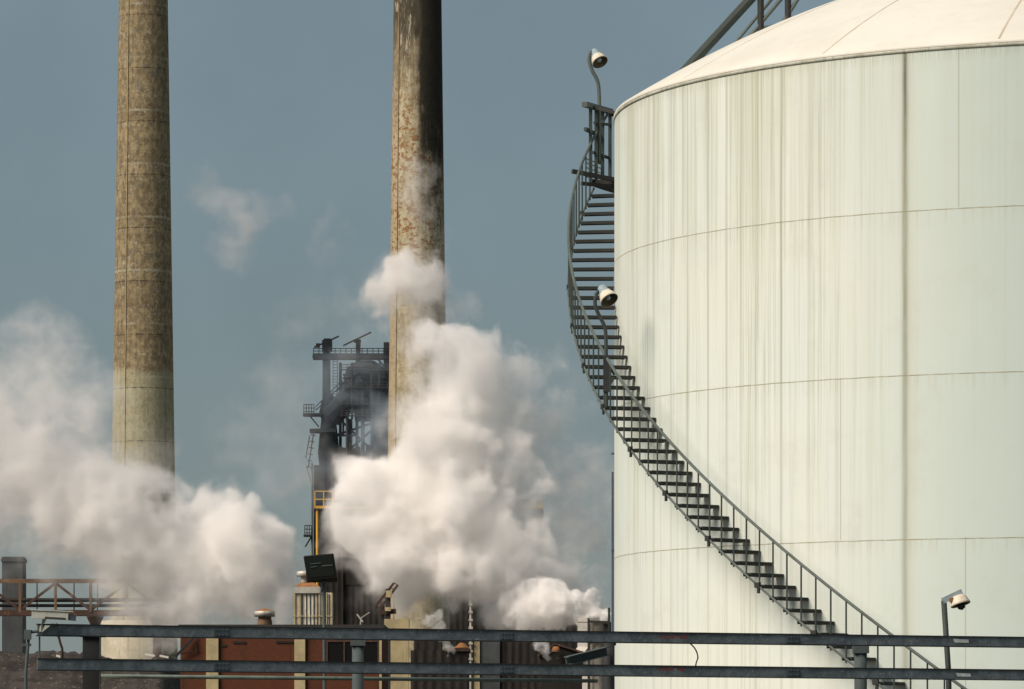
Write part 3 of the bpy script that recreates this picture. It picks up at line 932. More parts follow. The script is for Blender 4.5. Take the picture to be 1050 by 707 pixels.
# ================================================================== FAR PLANT
# ---- chimneys
Y1 = 400.0; k1 = Y1 / FPX
def chimney(px, Y, r_at, ztop, label, mkey, base=None):
    x = PX(px, Y)
    t = thing("chimney", label, "chimney", (x, Y, 0), "tall chimneys behind the steam")
    (za, ra), (zb, rb) = r_at
    sl = (rb - ra) / (zb - za)
    rr = lambda z: ra + sl * (z - za)
    bm = BM(); lathe(bm, [(rr(z), z) for z in np.linspace(0, ztop, 12)] , (x, Y, 0), 96, uv=True)
    obj("shaft", bm, M[mkey], t)
    bm = BM(); lathe(bm, [(rr(ztop) + .003, ztop - 1.6), (rr(ztop) + 0.22, ztop - 1.2), (rr(ztop) + 0.22, ztop + .05), (rr(ztop) - 0.35, ztop + .05), (rr(ztop) - 0.35, ztop - 3)], (x, Y, 0), 64)
    obj("mouth_band", bm, M['dark'], t)
    if base:
        bm = BM(); lathe(bm, [(base[0], 0), (base[0], base[1]), (rr(base[1]) + .01, base[1] + .02)], (x + base[2], Y, 0), 64)
        obj("foot", bm, M['conc'], t)
    return t, rr
c1, rr1 = chimney(147.0, Y1, ((PZ(400, Y1), 31.0 * k1), (PZ(13, Y1), 25.2 * k1)), 86.0, "tall tan concrete chimney, furthest left, patched and banded with its foot in steam", 'chim1', (3.42, PZ(637, Y1), -0.45))
Y2 = 412.0; k2 = Y2 / FPX
c2, rr2 = chimney(428.2, Y2, ((PZ(380, Y2), 29.3 * k2), (PZ(13, Y2), 24.7 * k2)), 80.0, "tall pale chimney streaked with rust and blackened by soot towards the top", 'chim2')
# ladder strips up the shafts
for (t, rr, px, Y, adeg, top) in ((c1, rr1, 147.0, Y1, 31, 85), (c2, rr2, 428.2, Y2, 47, 79)):
    bm = BM(); x = PX(px, Y)
    pts = [Vector((x - (rr(z) + .06) * math.sin(R_(adeg)), Y - (rr(z) + .06) * math.cos(R_(adeg)), z)) for z in np.linspace(2, top, 14)]
    tube(bm, pts, 0.035, 6)
    obj("lightning_conductor", bm, M['pale'], t)

# ---- concrete tower on the far left
Yt = 385.0
bm = BM(); boxb(bm, PX(2, Yt), PX(23, Yt), Yt, Yt + 3, 0, PZ(571, Yt)); boxb(bm, PX(1, Yt), PX(24, Yt), Yt - .1, Yt + 3.1, PZ(576, Yt), PZ(573, Yt))
solo("tower", bm, M['greyclad'], (PX(12, Yt), Yt, 0), "plain grey tower standing at the far left behind the rusty truss bridge", "tower")

# ---- conveyor truss bridge
Yb = 335.0; kb = Yb / FPX
tb = thing("truss_bridge", "rusty steel truss bridge carrying pipes, its right end lost in steam", "bridge", (PX(20, Yb), Yb, 0))
xa, xb = PX(-90, Yb), PX(168, Yb)
for dy in (0.0, 2.4):
    bm = BM(); bar(bm, (xa, Yb + dy, PZ(595.5, Yb)), (xb, Yb + dy, PZ(595.5, Yb)), 0.20, 0.26)
    obj("top_chord", bm, M['rustbar'], tb)
    bm = BM(); bar(bm, (xa, Yb + dy, PZ(628.5, Yb)), (xb, Yb + dy, PZ(628.5, Yb)), 0.25, 0.42)
    obj("bottom_chord", bm, M['rust'], tb)
bays = [-88, -52, -16, 20.5, 57, 93, 130, 166]
for i, px in enumerate(bays):
    bm = BM(); bar(bm, P(px, 596, Yb - .03), P(px, 628, Yb - .03), 0.20 if i != 5 else 0.34, 0.2)
    obj("vertical", bm, M['rustbar'], tb)
    bm = BM(); bar(bm, P(px, 596, Yb + 2.4), P(px, 628, Yb + 2.4), 0.16, 0.16)
    obj("vertical", bm, M['rustbar'], tb)
    if i < len(bays) - 1:
        bm = BM()
        a_, b_ = ((px, 626), (bays[i + 1], 598)) if i % 2 == 1 else ((px, 598), (bays[i + 1], 626))
        bar(bm, P(*a_, Yb), P(*b_, Yb), 0.14, 0.20)
        obj("diagonal", bm, M['rust'], tb)
        bm = BM(); bar(bm, P(*a_, Yb + 2.4), P(*b_, Yb + 2.4), 0.12, 0.16)
        obj("diagonal", bm, M['rust'], tb)
bm = BM(); tube(bm, [(xa, Yb + 1.0, PZ(615.2, Yb)), (xb, Yb + 1.0, PZ(615.2, Yb))], 0.16, 8); tube(bm, [(xa, Yb + 1.5, PZ(620.6, Yb)), (xb, Yb + 1.5, PZ(620.6, Yb))], 0.13, 8)
obj("pipe", bm, M['dark'], tb)
for px in (38, 76, 100):
    bm = BM(); bar(bm, P(px, 597, Yb + 1.2), P(px, 628, Yb + 1.2), 0.09, 0.09)
    obj("hanger", bm, M['dark'], tb)
for px in (-50, 96, 160):
    bm = BM()
    x = PX(px, Yb)
    tube(bm, [(x, Yb + 1.2, 0), (x, Yb + 1.2, PZ(641, Yb)), (x, Yb + 1.2, PZ(632, Yb))], [0.35, 0.35, 0.7], 10)
    obj("leg", bm, M['rust'], tb)

# ---- bare tree on the bank
bm = BM(); Yq = 252.0
def limb(p, d, L, r, depth):
    q = p + d * L
    tube(bm, [p, p + d * (L * .5) + Vector((random.uniform(-.05, .05) * L, 0, 0)), q], [r, r * .85, r * .65], 6)
    if depth:
        for s in range(2 + (depth > 1)):
            nd = (d + Vector((random.uniform(-.55, .55), random.uniform(-.5, .5), random.uniform(.0, .35)))).normalized()
            limb(q, nd, L * random.uniform(.62, .8), r * .62, depth - 1)
random.seed(7)
tp = P(63.5, 676, Yq)
limb(tp - Vector((0, 0, .4)), Vector((0.02, 0, 1)), 1.0, 0.12, 3)
tre = thing("bare_tree", "small leafless tree standing on the earth bank beneath the truss bridge", "tree", tp)
obj("trunk", bm, M['bark'], tre)
# pale debris on the bank
for i, (x0_, x1_, y_, yy) in enumerate(((149, 159, 671.0, 255.5), (164, 173, 672.6, 254.5), (58, 64, 672.5, 253))):
    bm = BM(); bar(bm, P(x0_, y_, yy), P(x1_, y_ + 1.8, yy), 0.5, 0.12)
    solo("scrap_sheet", bm, M['white'], P((x0_ + x1_) / 2, y_, yy), ("white scrap sheet lying on the bank in front of the tan chimney, the longer one", "smaller white scrap sheet on the bank, right under the chimney foot's right side", "white scrap sheet lying at the foot of the bare tree")[i], "scrap sheet", "scrap sheets on the bank")

# ---- red brick works building
Yw = 235.0; kw = Yw / FPX
bb = thing("brick_building", "low red brick works building with pale pilasters seen between the beams", "building", (PX(290, Yw), Yw, 0))
zroof = PZ(646, Yw)
bm = BM(); boxb(bm, PX(185, Yw), PX(392, Yw), Yw, Yw + 11, 0, zroof)
obj("wall", bm, M['brick'], bb)
bm = BM(); boxb(bm, PX(183, Yw), PX(394, Yw), Yw - .15, Yw + 11.15, zroof, zroof + .28)
obj("roof", bm, M['dark'], bb)
for px0, px1, mm in ((211.5, 224, 'pale'), (302, 313, 'pale'), (389, 391.5, 'pale')):
    bm = BM(); boxb(bm, PX(px0, Yw), PX(px1, Yw), Yw - .16, Yw - .002, 0, zroof - .02)
    obj("pilaster", bm, M[mm], bb)
for px0, px1, py0, py1 in ((335.5, 388, 658.5, 680),):
    bm = BM(); boxb(bm, PX(px0, Yw), PX(px1, Yw), Yw - .04, Yw - .003, PZ(py1, Yw), PZ(py0, Yw))
    wf = obj("window", bm, M['glass'], bb)
    bm = BM()
    for px in (335.5, 353, 370.5, 388): boxb(bm, PX(px, Yw) - .04, PX(px, Yw) + .04, Yw - .09, Yw - .043, PZ(py1, Yw), PZ(py0, Yw))
    boxb(bm, PX(335.5, Yw) - .05, PX(388, Yw) + .05, Yw - .095, Yw - .042, PZ(py0, Yw), PZ(py0, Yw) + .08)
    obj("frame", bm, M['rust'], wf)
for px0, px1, py in ((239, 252, 657.8), (283, 301, 657.5), (226, 232, 661)):
    bm = BM(); boxb(bm, PX(px0, Yw), PX(px1, Yw), Yw - .05, Yw - .002, PZ(py + 2.2, Yw), PZ(py, Yw))
    obj("vent_slot", bm, M['black'], bb)
bm = BM(); bar(bm, P(180, 673.5, Yw - .4), P(198, 655, Yw - .2), 0.14, 0.14); bar(bm, P(186, 671, Yw - .3), P(203, 667, Yw - .1), 0.05, 0.05); bar(bm, P(201, 653, Yw - .1), P(201, 667, Yw - .1), 0.05, 0.05)
obj("brace", bm, M['dark'], bb)

# mushroom roof vent
t = thing("roof_vent", "squat mushroom roof vent with a rusty conical cap, left of the louvred house", "roof vent", P(271.5, 646, Yw + 3))
Yv = Yw + 3; kv = Yv / FPX
c = P(271.5, 640, Yv)
bm = BM(); lathe(bm, [(7.6 * kv, -6 * kv), (7.6 * kv, 2 * kv), (6.6 * kv, 6.5 * kv), (6.6 * kv, 8 * kv)], c, 24)
obj("neck", bm, M['rustbar'], t)
bm = BM(); lathe(bm, [(9.6 * kv, 8 * kv), (10.6 * kv, 7.4 * kv), (10.6 * kv, 12.6 * kv), (10.2 * kv, 13 * kv)], c, 28, cap0=True)
obj("hood", bm, M['galvlight'], t)
bm = BM(); lathe(bm, [(10.2 * kv, 13.02 * kv), (4 * kv, 15.0 * kv), (0.02, 16.2 * kv)], c, 28)
obj("cap", bm, M['orange'], t)
# tall louvred ventilator house
lv = thing("ventilator_house", "tall cream louvred ventilator house with hooded top and capped flue on the brick roof", "ventilator", P(320, 646, Yv))
M['louvre'] = make_corrugated("cream_louvre_sheet", (0.72, 0.67, 0.55), (0.26, 0.22, 0.14), 0.17)
bm = BM(); boxb(bm, PX(301.5, Yv), PX(340, Yv), Yv, Yv + 2.2, PZ(648, Yv), PZ(608, Yv))
obj("louvre_wall", bm, M['louvre'], lv)
bm = BM()
for px in (302, 307.5, 327.5, 334.5, 340): boxb(bm, PX(px, Yv) - .045, PX(px, Yv) + .045, Yv - .07, Yv - .002, PZ(648, Yv), PZ(608, Yv))
boxb(bm, PX(301, Yv), PX(340.5, Yv), Yv - .10, Yv - .075, PZ(632.5, Yv), PZ(631.5, Yv))
obj("corner_strip", bm, M['pale'], lv)
bm = BM(); 
for px in (310, 314, 318, 322, 325.5, 331, 337.5): boxb(bm, PX(px, Yv) - .016, PX(px, Yv) + .016, Yv - .05, Yv - .003, PZ(645, Yv), PZ(609, Yv))
obj("louvre_slot", bm, M['dark'], lv)
bm = BM(); boxb(bm, PX(302, Yv), PX(328, Yv), Yv - .15, Yv + 1.6, PZ(608.5, Yv), PZ(602, Yv))
obj("hood", bm, M['galvlight'], lv)
bm = BM()
a_ = [bm.verts.new(p) for p in (Vector((PX(302, Yv), Yv - .15, PZ(602, Yv))), Vector((PX(328, Yv), Yv - .15, PZ(602, Yv))), Vector((PX(328, Yv), Yv + 1.6, PZ(602, Yv))), Vector((PX(302, Yv), Yv + 1.6, PZ(602, Yv))))]
b_ = [bm.verts.new(p) for p in (Vector((PX(308, Yv), Yv + .3, PZ(597.5, Yv))), Vector((PX(322, Yv), Yv + .3, PZ(597.5, Yv))), Vector((PX(322, Yv), Yv + 1.1, PZ(597.5, Yv))), Vector((PX(308, Yv), Yv + 1.1, PZ(597.5, Yv))))]
for k in range(4): bm.faces.new((a_[k], a_[(k + 1) % 4], b_[(k + 1) % 4], b_[k]))
bm.faces.new(b_)
obj("hood_roof", bm, M['orange'], lv)
c = P(312, 597.5, Yv + .7)
bm = BM(); lathe(bm, [(3.6 * kv, 0), (3.6 * kv, 7 * kv)], c, 20); lathe(bm, [(7.6 * kv, 6.2 * kv), (7.8 * kv, 6.2 * kv), (7.8 * kv, 10.8 * kv), (6.5 * kv, 11.6 * kv), (.02, 12 * kv)], c, 24)
obj("flue", bm, M['galvlight'], lv)

# ---- pale concrete pillar block
Yc = 252.0
cp = thing("concrete_pillar", "pale tan concrete pillar with a wider head, right of the brick building", "pillar", (PX(409, Yc), Yc, 0))
bm = BM(); boxb(bm, PX(400.5, Yc), PX(419, Yc), Yc, Yc + 1.2, 0, PZ(653, Yc))
obj("shaft", bm, M['pale'], cp)
bm = BM(); boxb(bm, PX(394, Yc), PX(419.3, Yc), Yc - .1, Yc + 1.4, PZ(653, Yc), PZ(635, Yc))
obj("head", bm, M['pale'], cp)
# little jib standing behind it
Yj = 268.0
jb = thing("jib_crane", "small rusty jib crane with a lattice arm, half lost in steam over the pillar", "crane", (PX(402, Yj), Yj, 0))
bm = BM(); bar(bm, P(389, 628, Yj), P(406, 627, Yj), 0.5, 0.3)
obj("deck", bm, M['rust'], jb)
bm = BM(); bar(bm, (PX(398, Yj), Yj, 0), P(398, 604, Yj), 0.30, 0.30); bar(bm, (PX(392, Yj), Yj + .5, 0), P(392, 620, Yj + .5), 0.25, 0.25)
obj("mast", bm, M['dark'], jb)
bm = BM(); bar(bm, P(385, 622, Yj), P(404, 598, Yj), 0.10, 0.14); bar(bm, P(390, 624, Yj), P(408, 600, Yj), 0.10, 0.14)
for s in np.linspace(0, 1, 6):
    bar(bm, P(385 + 19 * s, 622 - 24 * s, Yj), P(390 + 18 * s, 624 - 24 * s, Yj), .05, .05)
obj("arm", bm, M['rust'], jb)
bm = BM(); boxb(bm, PX(395, Yj), PX(401, Yj), Yj - .5, Yj - .2, PZ(627, Yj), PZ(623, Yj)); boxb(bm, PX(396, Yj), PX(402, Yj), Yj - .5, Yj - .2, PZ(613, Yj), PZ(606, Yj))
obj("panel", bm, M['pale'], jb)

# ---- blast furnace (distance 450 m)
YB = 452.0; kB = YB / FPX
def B(x, y, d=0.0): return P(x, y, YB + d)
bf = thing("blast_furnace", "dark blast furnace tower with top platform, sloping duct and railed walkways", "blast furnace", (PX(345, YB), YB, 0))
bm = BM(); tube(bm, [B(334.8, 432), B(334.8, 395), B(334.8, 352)], [0.45, 0.42, 0.40], 16); 
obj("uptake_pipe", bm, M['furnace'], bf, smooth=True)
bm = BM(); box(bm, B(335.5, 355), (10 * kB, 1.2, 11.5 * kB)); box(bm, B(335.5, 348.6), (7 * kB, .9, 2 * kB)); box(bm, B(326, 354.5), (4 * kB, .6, 4 * kB))
bar(bm, B(322, 356.5), B(347.5, 345.0), .12, .16)
obj("bleeder_head", bm, M['furnace'], bf)
bm = BM(); boxb(bm, PX(365, YB), PX(369.6, YB), YB - .4, YB + .4, PZ(372, YB), PZ(349, YB)); box(bm, B(366.5, 350), (7 * kB, .8, 3 * kB))
bar(bm, B(352, 354.6), B(380.5, 341.0), .12, .16)
obj("bleeder_valve", bm, M['furnace'], bf)
bm = BM(); boxb(bm, PX(393.5, YB), PX(400, YB), YB - .5, YB + .5, PZ(388, YB), PZ(351.5, YB))
obj("hoist_mast", bm, M['furnace'], bf)
bm = BM(); boxb(bm, PX(321, YB), PX(400, YB), YB - 1.3, YB + 1.3, PZ(368.5, YB), PZ(364.5, YB))
dk = obj("top_platform", bm, M['furnace'], bf)
def railing(x0, x1, y0, y1, n, m, parent, d=-1.3, nb=2, r=.045):
    bm = BM()
    for k in range(n + 1):
        x = x0 + (x1 - x0) * k / n; 
        tube(bm, [B(x, y1, d), B(x, y0, d)], r, 5)
    for k in range(nb + 1):
        y = y0 + (y1 - y0) * k / (nb + .6)
        tube(bm, [B(x0, y, d), B(x1, y, d)], r, 5)
    obj("railing", bm, m, parent)
railing(321.5, 399, 357.5, 364.5, 14, M['furnace'], bf)
# receiving bell (bulb) and downcomer
bm = BM(); cb = B(375, 392)
lathe(bm, [(0.02, 22 * kB), (9 * kB, 21.4 * kB), (16 * kB, 17 * kB), (20.5 * kB, 11 * kB), (22.5 * kB, 4 * kB), (22.8 * kB, -8 * kB), (21 * kB, -14 * kB), (12 * kB, -30 * kB), (11 * kB, -40 * kB)], cb, 28)
obj("gas_bell", bm, M['furnace'], bf)
for zz, rr_ in ((4, 22.9), (-8, 23.2), (14.5, 18.4)):
    bm = BM(); lathe(bm, [(rr_ * kB, (zz - .7) * kB), ((rr_ + 1.0) * kB, (zz - .7) * kB), ((rr_ + 1.0) * kB, (zz + .7) * kB), (rr_ * kB, (zz + .7) * kB)], cb, 28)
    obj("flange", bm, M['dark'], bf)
bm = BM(); tube(bm, [B(376, 392, -1.6), B(347, 420, -1.0), B(339, 428, -.8)], [1.5, 1.15, 1.2], 10)
obj("downcomer", bm, M['furnace'], bf)
for t_ in (.25, .5, .75):
    bm = BM(); a_, b_ = B(374, 394, -1.6), B(347, 420, -1.0); p_ = a_.lerp(b_, t_); d_ = (b_ - a_).normalized() * .07
    tube(bm, [p_ - d_, p_ + d_], 1.56 - .3 * t_, 10)
    obj("flange", bm, M['dark'], bf)
bm = BM(); tube(bm, [B(386, 404, -.6), B(391, 425, -.4), B(393, 470, -.2)], [1.0, .9, .9], 12)
obj("dust_leg", bm, M['furnace'], bf, smooth=True)
for x_, y0_, y1_, r_ in ((361, 372, 430, .12), (381, 372, 470, .14), (372, 400, 474, .20), (356, 424, 476, .16), (389, 372, 430, .10)):
    bm = BM(); tube(bm, [B(x_, y0_, -2.6), B(x_, y1_, -2.6)], r_, 8)
    obj("gas_line", bm, M['dark'], bf)
for y_ in (381, 399, 416, 428):
    bm = BM(); boxb(bm, PX(350, YB), PX(398, YB), YB - 3.0, YB - 2.4, PZ(y_ + 1.0, YB), PZ(y_, YB))
    obj("catwalk", bm, M['dark'], bf)
    railing(350.5, 397.5, y_ - 7, y_, 9, M['dark'], bf, -3.0, 2, .04)
bm = BM()
for x_ in (341.5, 346): tube(bm, [B(x_, 369, -.6), B(x_, 408, -.6)], .035, 4)
for k in range(13): tube(bm, [B(341.5, 371 + k * 3, -.6), B(346, 371 + k * 3, -.6)], .03, 4)
obj("ladder", bm, M['furnace'], bf)
bm = BM(); 
for s in (0, 1):
    bar(bm, B(324, 417 + s * 4), B(351, 390 + s * 4), .09, .09)
for k in range(6): bar(bm, B(324 + 27 * k / 5, 417 - 27 * k / 5), B(324 + 27 * k / 5, 421 - 27 * k / 5), .06, .06)
obj("inclined_walkway", bm, M['furnace'], bf)
bm = BM(); 
for (x0_, y0_, x1_, y1_) in ((373, 370, 388, 384), (380, 370, 394, 382), (387, 368, 396, 378)): bar(bm, B(x0_, y0_, -.8), B(x1_, y1_, -.8), .14, .16)
obj("hood_rib", bm, M['furnace'], bf)
bm = BM()
for q0, q1 in (((344, 402), (372, 374)), ((350, 424), (396, 384)), ((352, 384), (396, 424)), ((346, 446), (394, 430)), ((348, 430), (392, 472)), ((346, 472), (392, 432))):
    bm2 = BM(); bar(bm2, B(*q0, 1.6), B(*q1, 1.6), .22, .22); obj("girder", bm2, M['dark'], bf)
bm.free()
for x_ in (349, 366, 383, 396):
    bm = BM(); bar(bm, B(x_, 372, 1.5), B(x_, 478, 1.5), .3, .3); obj("girder", bm, M['dark'], bf)
# main body
bm = BM(); lathe(bm, [(9.5 * kB, 0), (9.8 * kB, 6), (9.6 * kB, PZ(478, YB)), (11 * kB, PZ(465, YB)), (9.4 * kB, PZ(446, YB)), (7.5 * kB, PZ(430, YB)), (10 * kB, PZ(424, YB)), (7 * kB, PZ(412, YB)), (4.3 * kB, PZ(404, YB))], (PX(337, YB), YB, 0), 32)
obj("furnace_shaft", bm, M['furnace'], bf)
for q_ in ((318, 345, 1.2, 1.2, 444, 440.5), (311, 330, 1.0, 1.0, 427, 424.5), (341, 366, .6, .6, 447.5, 446), (345, 392, 1.8, 2, 482, 474)):
    bm = BM(); boxb(bm, PX(q_[0], YB), PX(q_[1], YB), YB - q_[2], YB + q_[3], PZ(q_[4], YB), PZ(q_[5], YB))
    obj("side_platform", bm, M['furnace'], bf)
railing(311.5, 322, 415, 424.5, 4, M['furnace'], bf, -1.0, 2)
bm = BM(); bar(bm, B(318, 427, -.5), B(327, 438, -.5), .14, .14)
obj("platform_brace", bm, M['furnace'], bf)
bm = BM(); bar(bm, B(350, 432), B(366, 446), .1, .1); bar(bm, B(352, 428), B(352, 447), .2, .2)
obj("platform_brace", bm, M['furnace'], bf)
bm = BM()
for x in (349, 353, 357.5, 362, 367, 372, 377, 381.5): boxb(bm, PX(x, YB) - .17, PX(x, YB) + .17 + .1 * (x % 3), YB - 1.2, YB - .4, PZ(475, YB), PZ(455 + (x * 7 % 9), YB))
boxb(bm, PX(346, YB), PX(386, YB), YB - .3, YB + 1.6, PZ(475, YB), PZ(463, YB))
obj("tuyere_gear", bm, M['dark'], bf)
bm = BM()
for k in range(6):
    y = 446 + k * 6.5; x = 320.5 - k * .9
    bar(bm, B(x - 2, y, -1.2), B(x + 3, y + 1, -1.2), .12, .10)
tube(bm, [B(321.5, 445, -1.2), B(316, 480, -1.2)], .07, 5); tube(bm, [B(317.5, 447, -1.2), B(313.5, 470, -1.2)], .06, 5)
obj("ladder_cage", bm, M['dark'], bf)
bm = BM(); tube(bm, [B(319.8, 475, -1), Vector((PX(320.5, YB), YB - 1, 0))], .12, 6); tube(bm, [B(314, 478, -1), B(319.5, 496, -1)], .06, 5)
obj("standpipe", bm, M['furnace_lt'], bf)
bm = BM(); boxb(bm, PX(322, YB), PX(333, YB), YB - 1.2, YB + 1.2, 0, PZ(478, YB))
obj("lift_shaft", bm, M['furnace'], bf)
bm = BM(); boxb(bm, PX(312, YB), PX(320, YB), YB - 1.6, YB, PZ(551, YB), PZ(549, YB)); bar(bm, B(313, 561, -1.2), B(319, 551, -1.2), .15, .15)
obj("side_platform", bm, M['dark'], bf)
railing(312.5, 319.5, 539, 549, 3, M['dark'], bf, -1.6, 2)
# stack of ducts between uptake and the hoist mast
bm = BM()
for x, y0_, y1_, r in ((386, 384, 474, .55), (395, 386, 640, .45), (358, 430, 474, .35)): tube(bm, [B(x, y0_, .8), B(x, y1_, .8)], r, 12)
obj("riser_pipe", bm, M['furnace'], bf, smooth=True)

# ---- cast house, dark block below the furnace, with its yellow rail
ch = thing("cast_house", "big soot-black cast house below the furnace with a yellow railed walkway", "building", (PX(450, YB), YB, 0))
YH = YB - 3.5
bm = BM(); boxb(bm, PX(336, YH), PX(556, YH), YH, YB + 16, 0, PZ(526, YH)); boxb(bm, PX(333, YH), PX(352, YH), YH - .4, YH - .005, 0, PZ(560, YH))
obj("wall", bm, M['corr_black'], ch)
bm = BM(); boxb(bm, PX(334, YH), PX(558, YH), YH - .3, YB + 16.3, PZ(526, YH), PZ(524, YH))
obj("roof", bm, M['black'], ch)
for px in (352, 404, 456, 508): 
    bm = BM(); boxb(bm, PX(px, YH), PX(px + 26, YH), YH - .12, YH - .004, PZ(600, YH), PZ(572, YH))
    obj("opening", bm, M['black'], ch)
def yrail(pa_, pb_, n, h, r=.07):
    bm = BM()
    d = pb_ - pa_
    for k in range(n + 1):
        p = pa_ + d * (k / n); tube(bm, [p, p + Vector((0, 0, h))], r, 6)
    for z in (h, h * .52): tube(bm, [pa_ + Vector((0, 0, z)), pb_ + Vector((0, 0, z))], r, 6)
    bar(bm, pa_ + Vector((0, 0, .1)), pb_ + Vector((0, 0, .1)), .08, .28)
    obj("yellow_railing", bm, M['yellow'], ch)
bm = BM(); Yr_ = YH - 2.0
boxb(bm, PX(322, Yr_), PX(557, Yr_), Yr_, YH - .31, PZ(523, Yr_), PZ(521.5, Yr_))
obj("walkway", bm, M['dark'], ch)
yrail(P(323, 521.3, Yr_ + .1), P(341, 521.3, Yr_ + .1), 2, 17 * kB)
yrail(P(341.4, 521.3, Yr_ + .1), P(556, 521.3, Yr_ + .1), 25, 9 * kB, .05)
bm = BM(); tube(bm, [Vector((PX(325.3, Yr_), Yr_ + .2, 0)), P(325.3, 521.5, Yr_ + .2)], .13, 8)
obj("walkway_leg", bm, M['yellow'], ch)

# ---- dark process building right of the pillar
YD = 318.0; 
db = thing("process_building", "dark grey process building with a tan corner column under the big plume", "building", (PX(530, YD + 25), YD + 25, 0))
Yd = YD + 25
bm = BM(); boxb(bm, PX(481, Yd), PX(592, Yd), Yd, Yd + 9, 0, PZ(613, Yd))
obj("wall", bm, M['corr_black'], db)
bm = BM(); boxb(bm, PX(480, Yd), PX(593, Yd), Yd - .2, Yd + 9.2, PZ(613, Yd), PZ(611, Yd))
obj("roof", bm, M['black'], db)
bm = BM(); boxb(bm, PX(486, Yd), PX(492, Yd), Yd - .35, Yd - .004, 0, PZ(650, Yd))
obj("corner_column", bm, M['pale'], db)
bm = BM(); boxb(bm, PX(492.5, Yd), PX(512.5, Yd), Yd - .2, Yd - .004, 0, PZ(648, Yd))
obj("door_panel", bm, M['greyclad'], db)
bm = BM(); tube(bm, [Vector((PX(482.6, Yd), Yd - .5, 0)), P(482.6, 606, Yd - .5)], .10, 6)
for k in range(9): box(bm, P(482.6, 612 + k * 8, Yd - .5), (.32, .32, .18))
obj("insulator_mast", bm, M['galvlight'], db)

# ---- low dark shed
Ys = 285.0
sh_ = thing("shed", "low black shed with a small orange roof hatch between pillar and process building", "shed", (PX(450, Ys), Ys, 0))
bm = BM(); boxb(bm, PX(421, Ys), PX(479, Ys), Ys, Ys + 7, 0, PZ(667, Ys)); boxb(bm, PX(424, Ys), PX(452, Ys), Ys + .5, Ys + 6, PZ(667, Ys) + .002, PZ(648, Ys))
obj("wall", bm, M['corr_black'], sh_)
bm = BM(); boxb(bm, PX(456, Ys), PX(481.5, Ys), Ys - .2, Ys + 7.2, PZ(668, Ys), PZ(664.5, Ys))
obj("roof", bm, M['rust'], sh_)
bm = BM(); c = P(473.5, 664.5, Ys + 1); ks = Ys / FPX
lathe(bm, [(8.5 * ks, 0.003), (5.0 * ks, 2.4 * ks), (3.0 * ks, 4.6 * ks), (.02, 5.2 * ks)], c, 20)
obj("hatch", bm, M['orange'], sh_)
# ---- gabled lean-to with orange ventilator
Yg = 290.0
gb = thing("gable_shed", "small dark gabled shed with an orange ridge vent beside the steaming stack", "shed", (PX(580, Yg), Yg, 0))
bm = BM()
prof = [(553, 690), (553, 672), (569, 661.5), (598, 670), (598, 690)]
f0 = [bm.verts.new(P(x, y, Yg)) for x, y in prof]; f1 = [bm.verts.new(P(x, y, Yg) + Vector((0, 5, 0))) for x, y in prof]
bm.faces.new(f0); bm.faces.new(list(reversed(f1)))
for k in range(5): bm.faces.new((f0[k], f1[k], f1[(k + 1) % 5], f0[(k + 1) % 5]))
boxb(bm, PX(554, Yg), PX(597, Yg), Yg + .1, Yg + 4.9, 0, PZ(690, Yg) - .002)
obj("wall", bm, M['black'], gb)
bm = BM()
bar(bm, P(551, 672.6, Yg - .1), P(569, 660.4, Yg - .1), .3, .12); bar(bm, P(569, 660.4, Yg - .1), P(600, 669.8, Yg - .1), .3, .12); bar(bm, P(571, 675, Yg - .3), P(600, 671, Yg - .3), .1, .12)
obj("verge", bm, M['rust'], gb)
bm = BM(); kg = Yg / FPX
lathe(bm, [(4.2 * kg, 0), (4.6 * kg, 2 * kg), (3 * kg, 5 * kg), (.02, 5.6 * kg)], P(570, 668.5, Yg - .6), 18)
obj("ridge_vent", bm, M['orange'], gb)

# ---- steaming stack by the tank
YS = 312.0; kS = YS / FPX
st = thing("scrubber_stack", "short cream stack with a white sheet duct, blowing bright steam beside the tank", "stack", (PX(613, YS), YS, 0))
xc = PX(613.5, YS)
bm = BM(); lathe(bm, [(9.5 * kS, 0), (9.5 * kS, PZ(640, YS)), (10.2 * kS, PZ(640, YS) + .02), (10.2 * kS, PZ(637.5, YS)), (8.8 * kS, PZ(637.5, YS)), (8.8 * kS, PZ(646, YS))], (xc, YS, 0), 36)
obj("flue", bm, M['galvlight'], st)
bm = BM(); boxb(bm, PX(592.5, YS), PX(603.6, YS), YS - .4, YS + .8, 0, PZ(634, YS))
v = [P(592, 664, YS - .5), P(603, 664, YS - .5), P(594, 676, YS - .9), P(583, 676, YS - .9)]
f0 = [bm.verts.new(p) for p in v]; f1 = [bm.verts.new(p + Vector((0, .3, 0))) for p in v]
bm.faces.new(f0); bm.faces.new(list(reversed(f1)))
for k in range(4): bm.faces.new((f0[k], f1[k], f1[(k + 1) % 4], f0[(k + 1) % 4]))
obj("sheet_duct", bm, M['white'], st)
bm = BM()
for x, y0_ in ((603.5, 634), (624.5, 623.5)): bar(bm, Vector((PX(x, YS), YS - .8, 0)), P(x, y0_, YS - .8), .16, .16)
bar(bm, P(592, 638.3, YS - .8), P(603, 638.3, YS - .8), .05, .05)
bar(bm, P(603.5, 637.6, YS - .8), P(624.5, 638.3, YS - .8), .12, .18)
bar(bm, P(603.5, 660, YS - .8), P(624.5, 656, YS - .8), .12, .16)
boxb(bm, PX(619.5, YS), PX(626.5, YS), YS - .6, YS + .3, 0, PZ(638, YS))
obj("frame", bm, M['dark'], st)
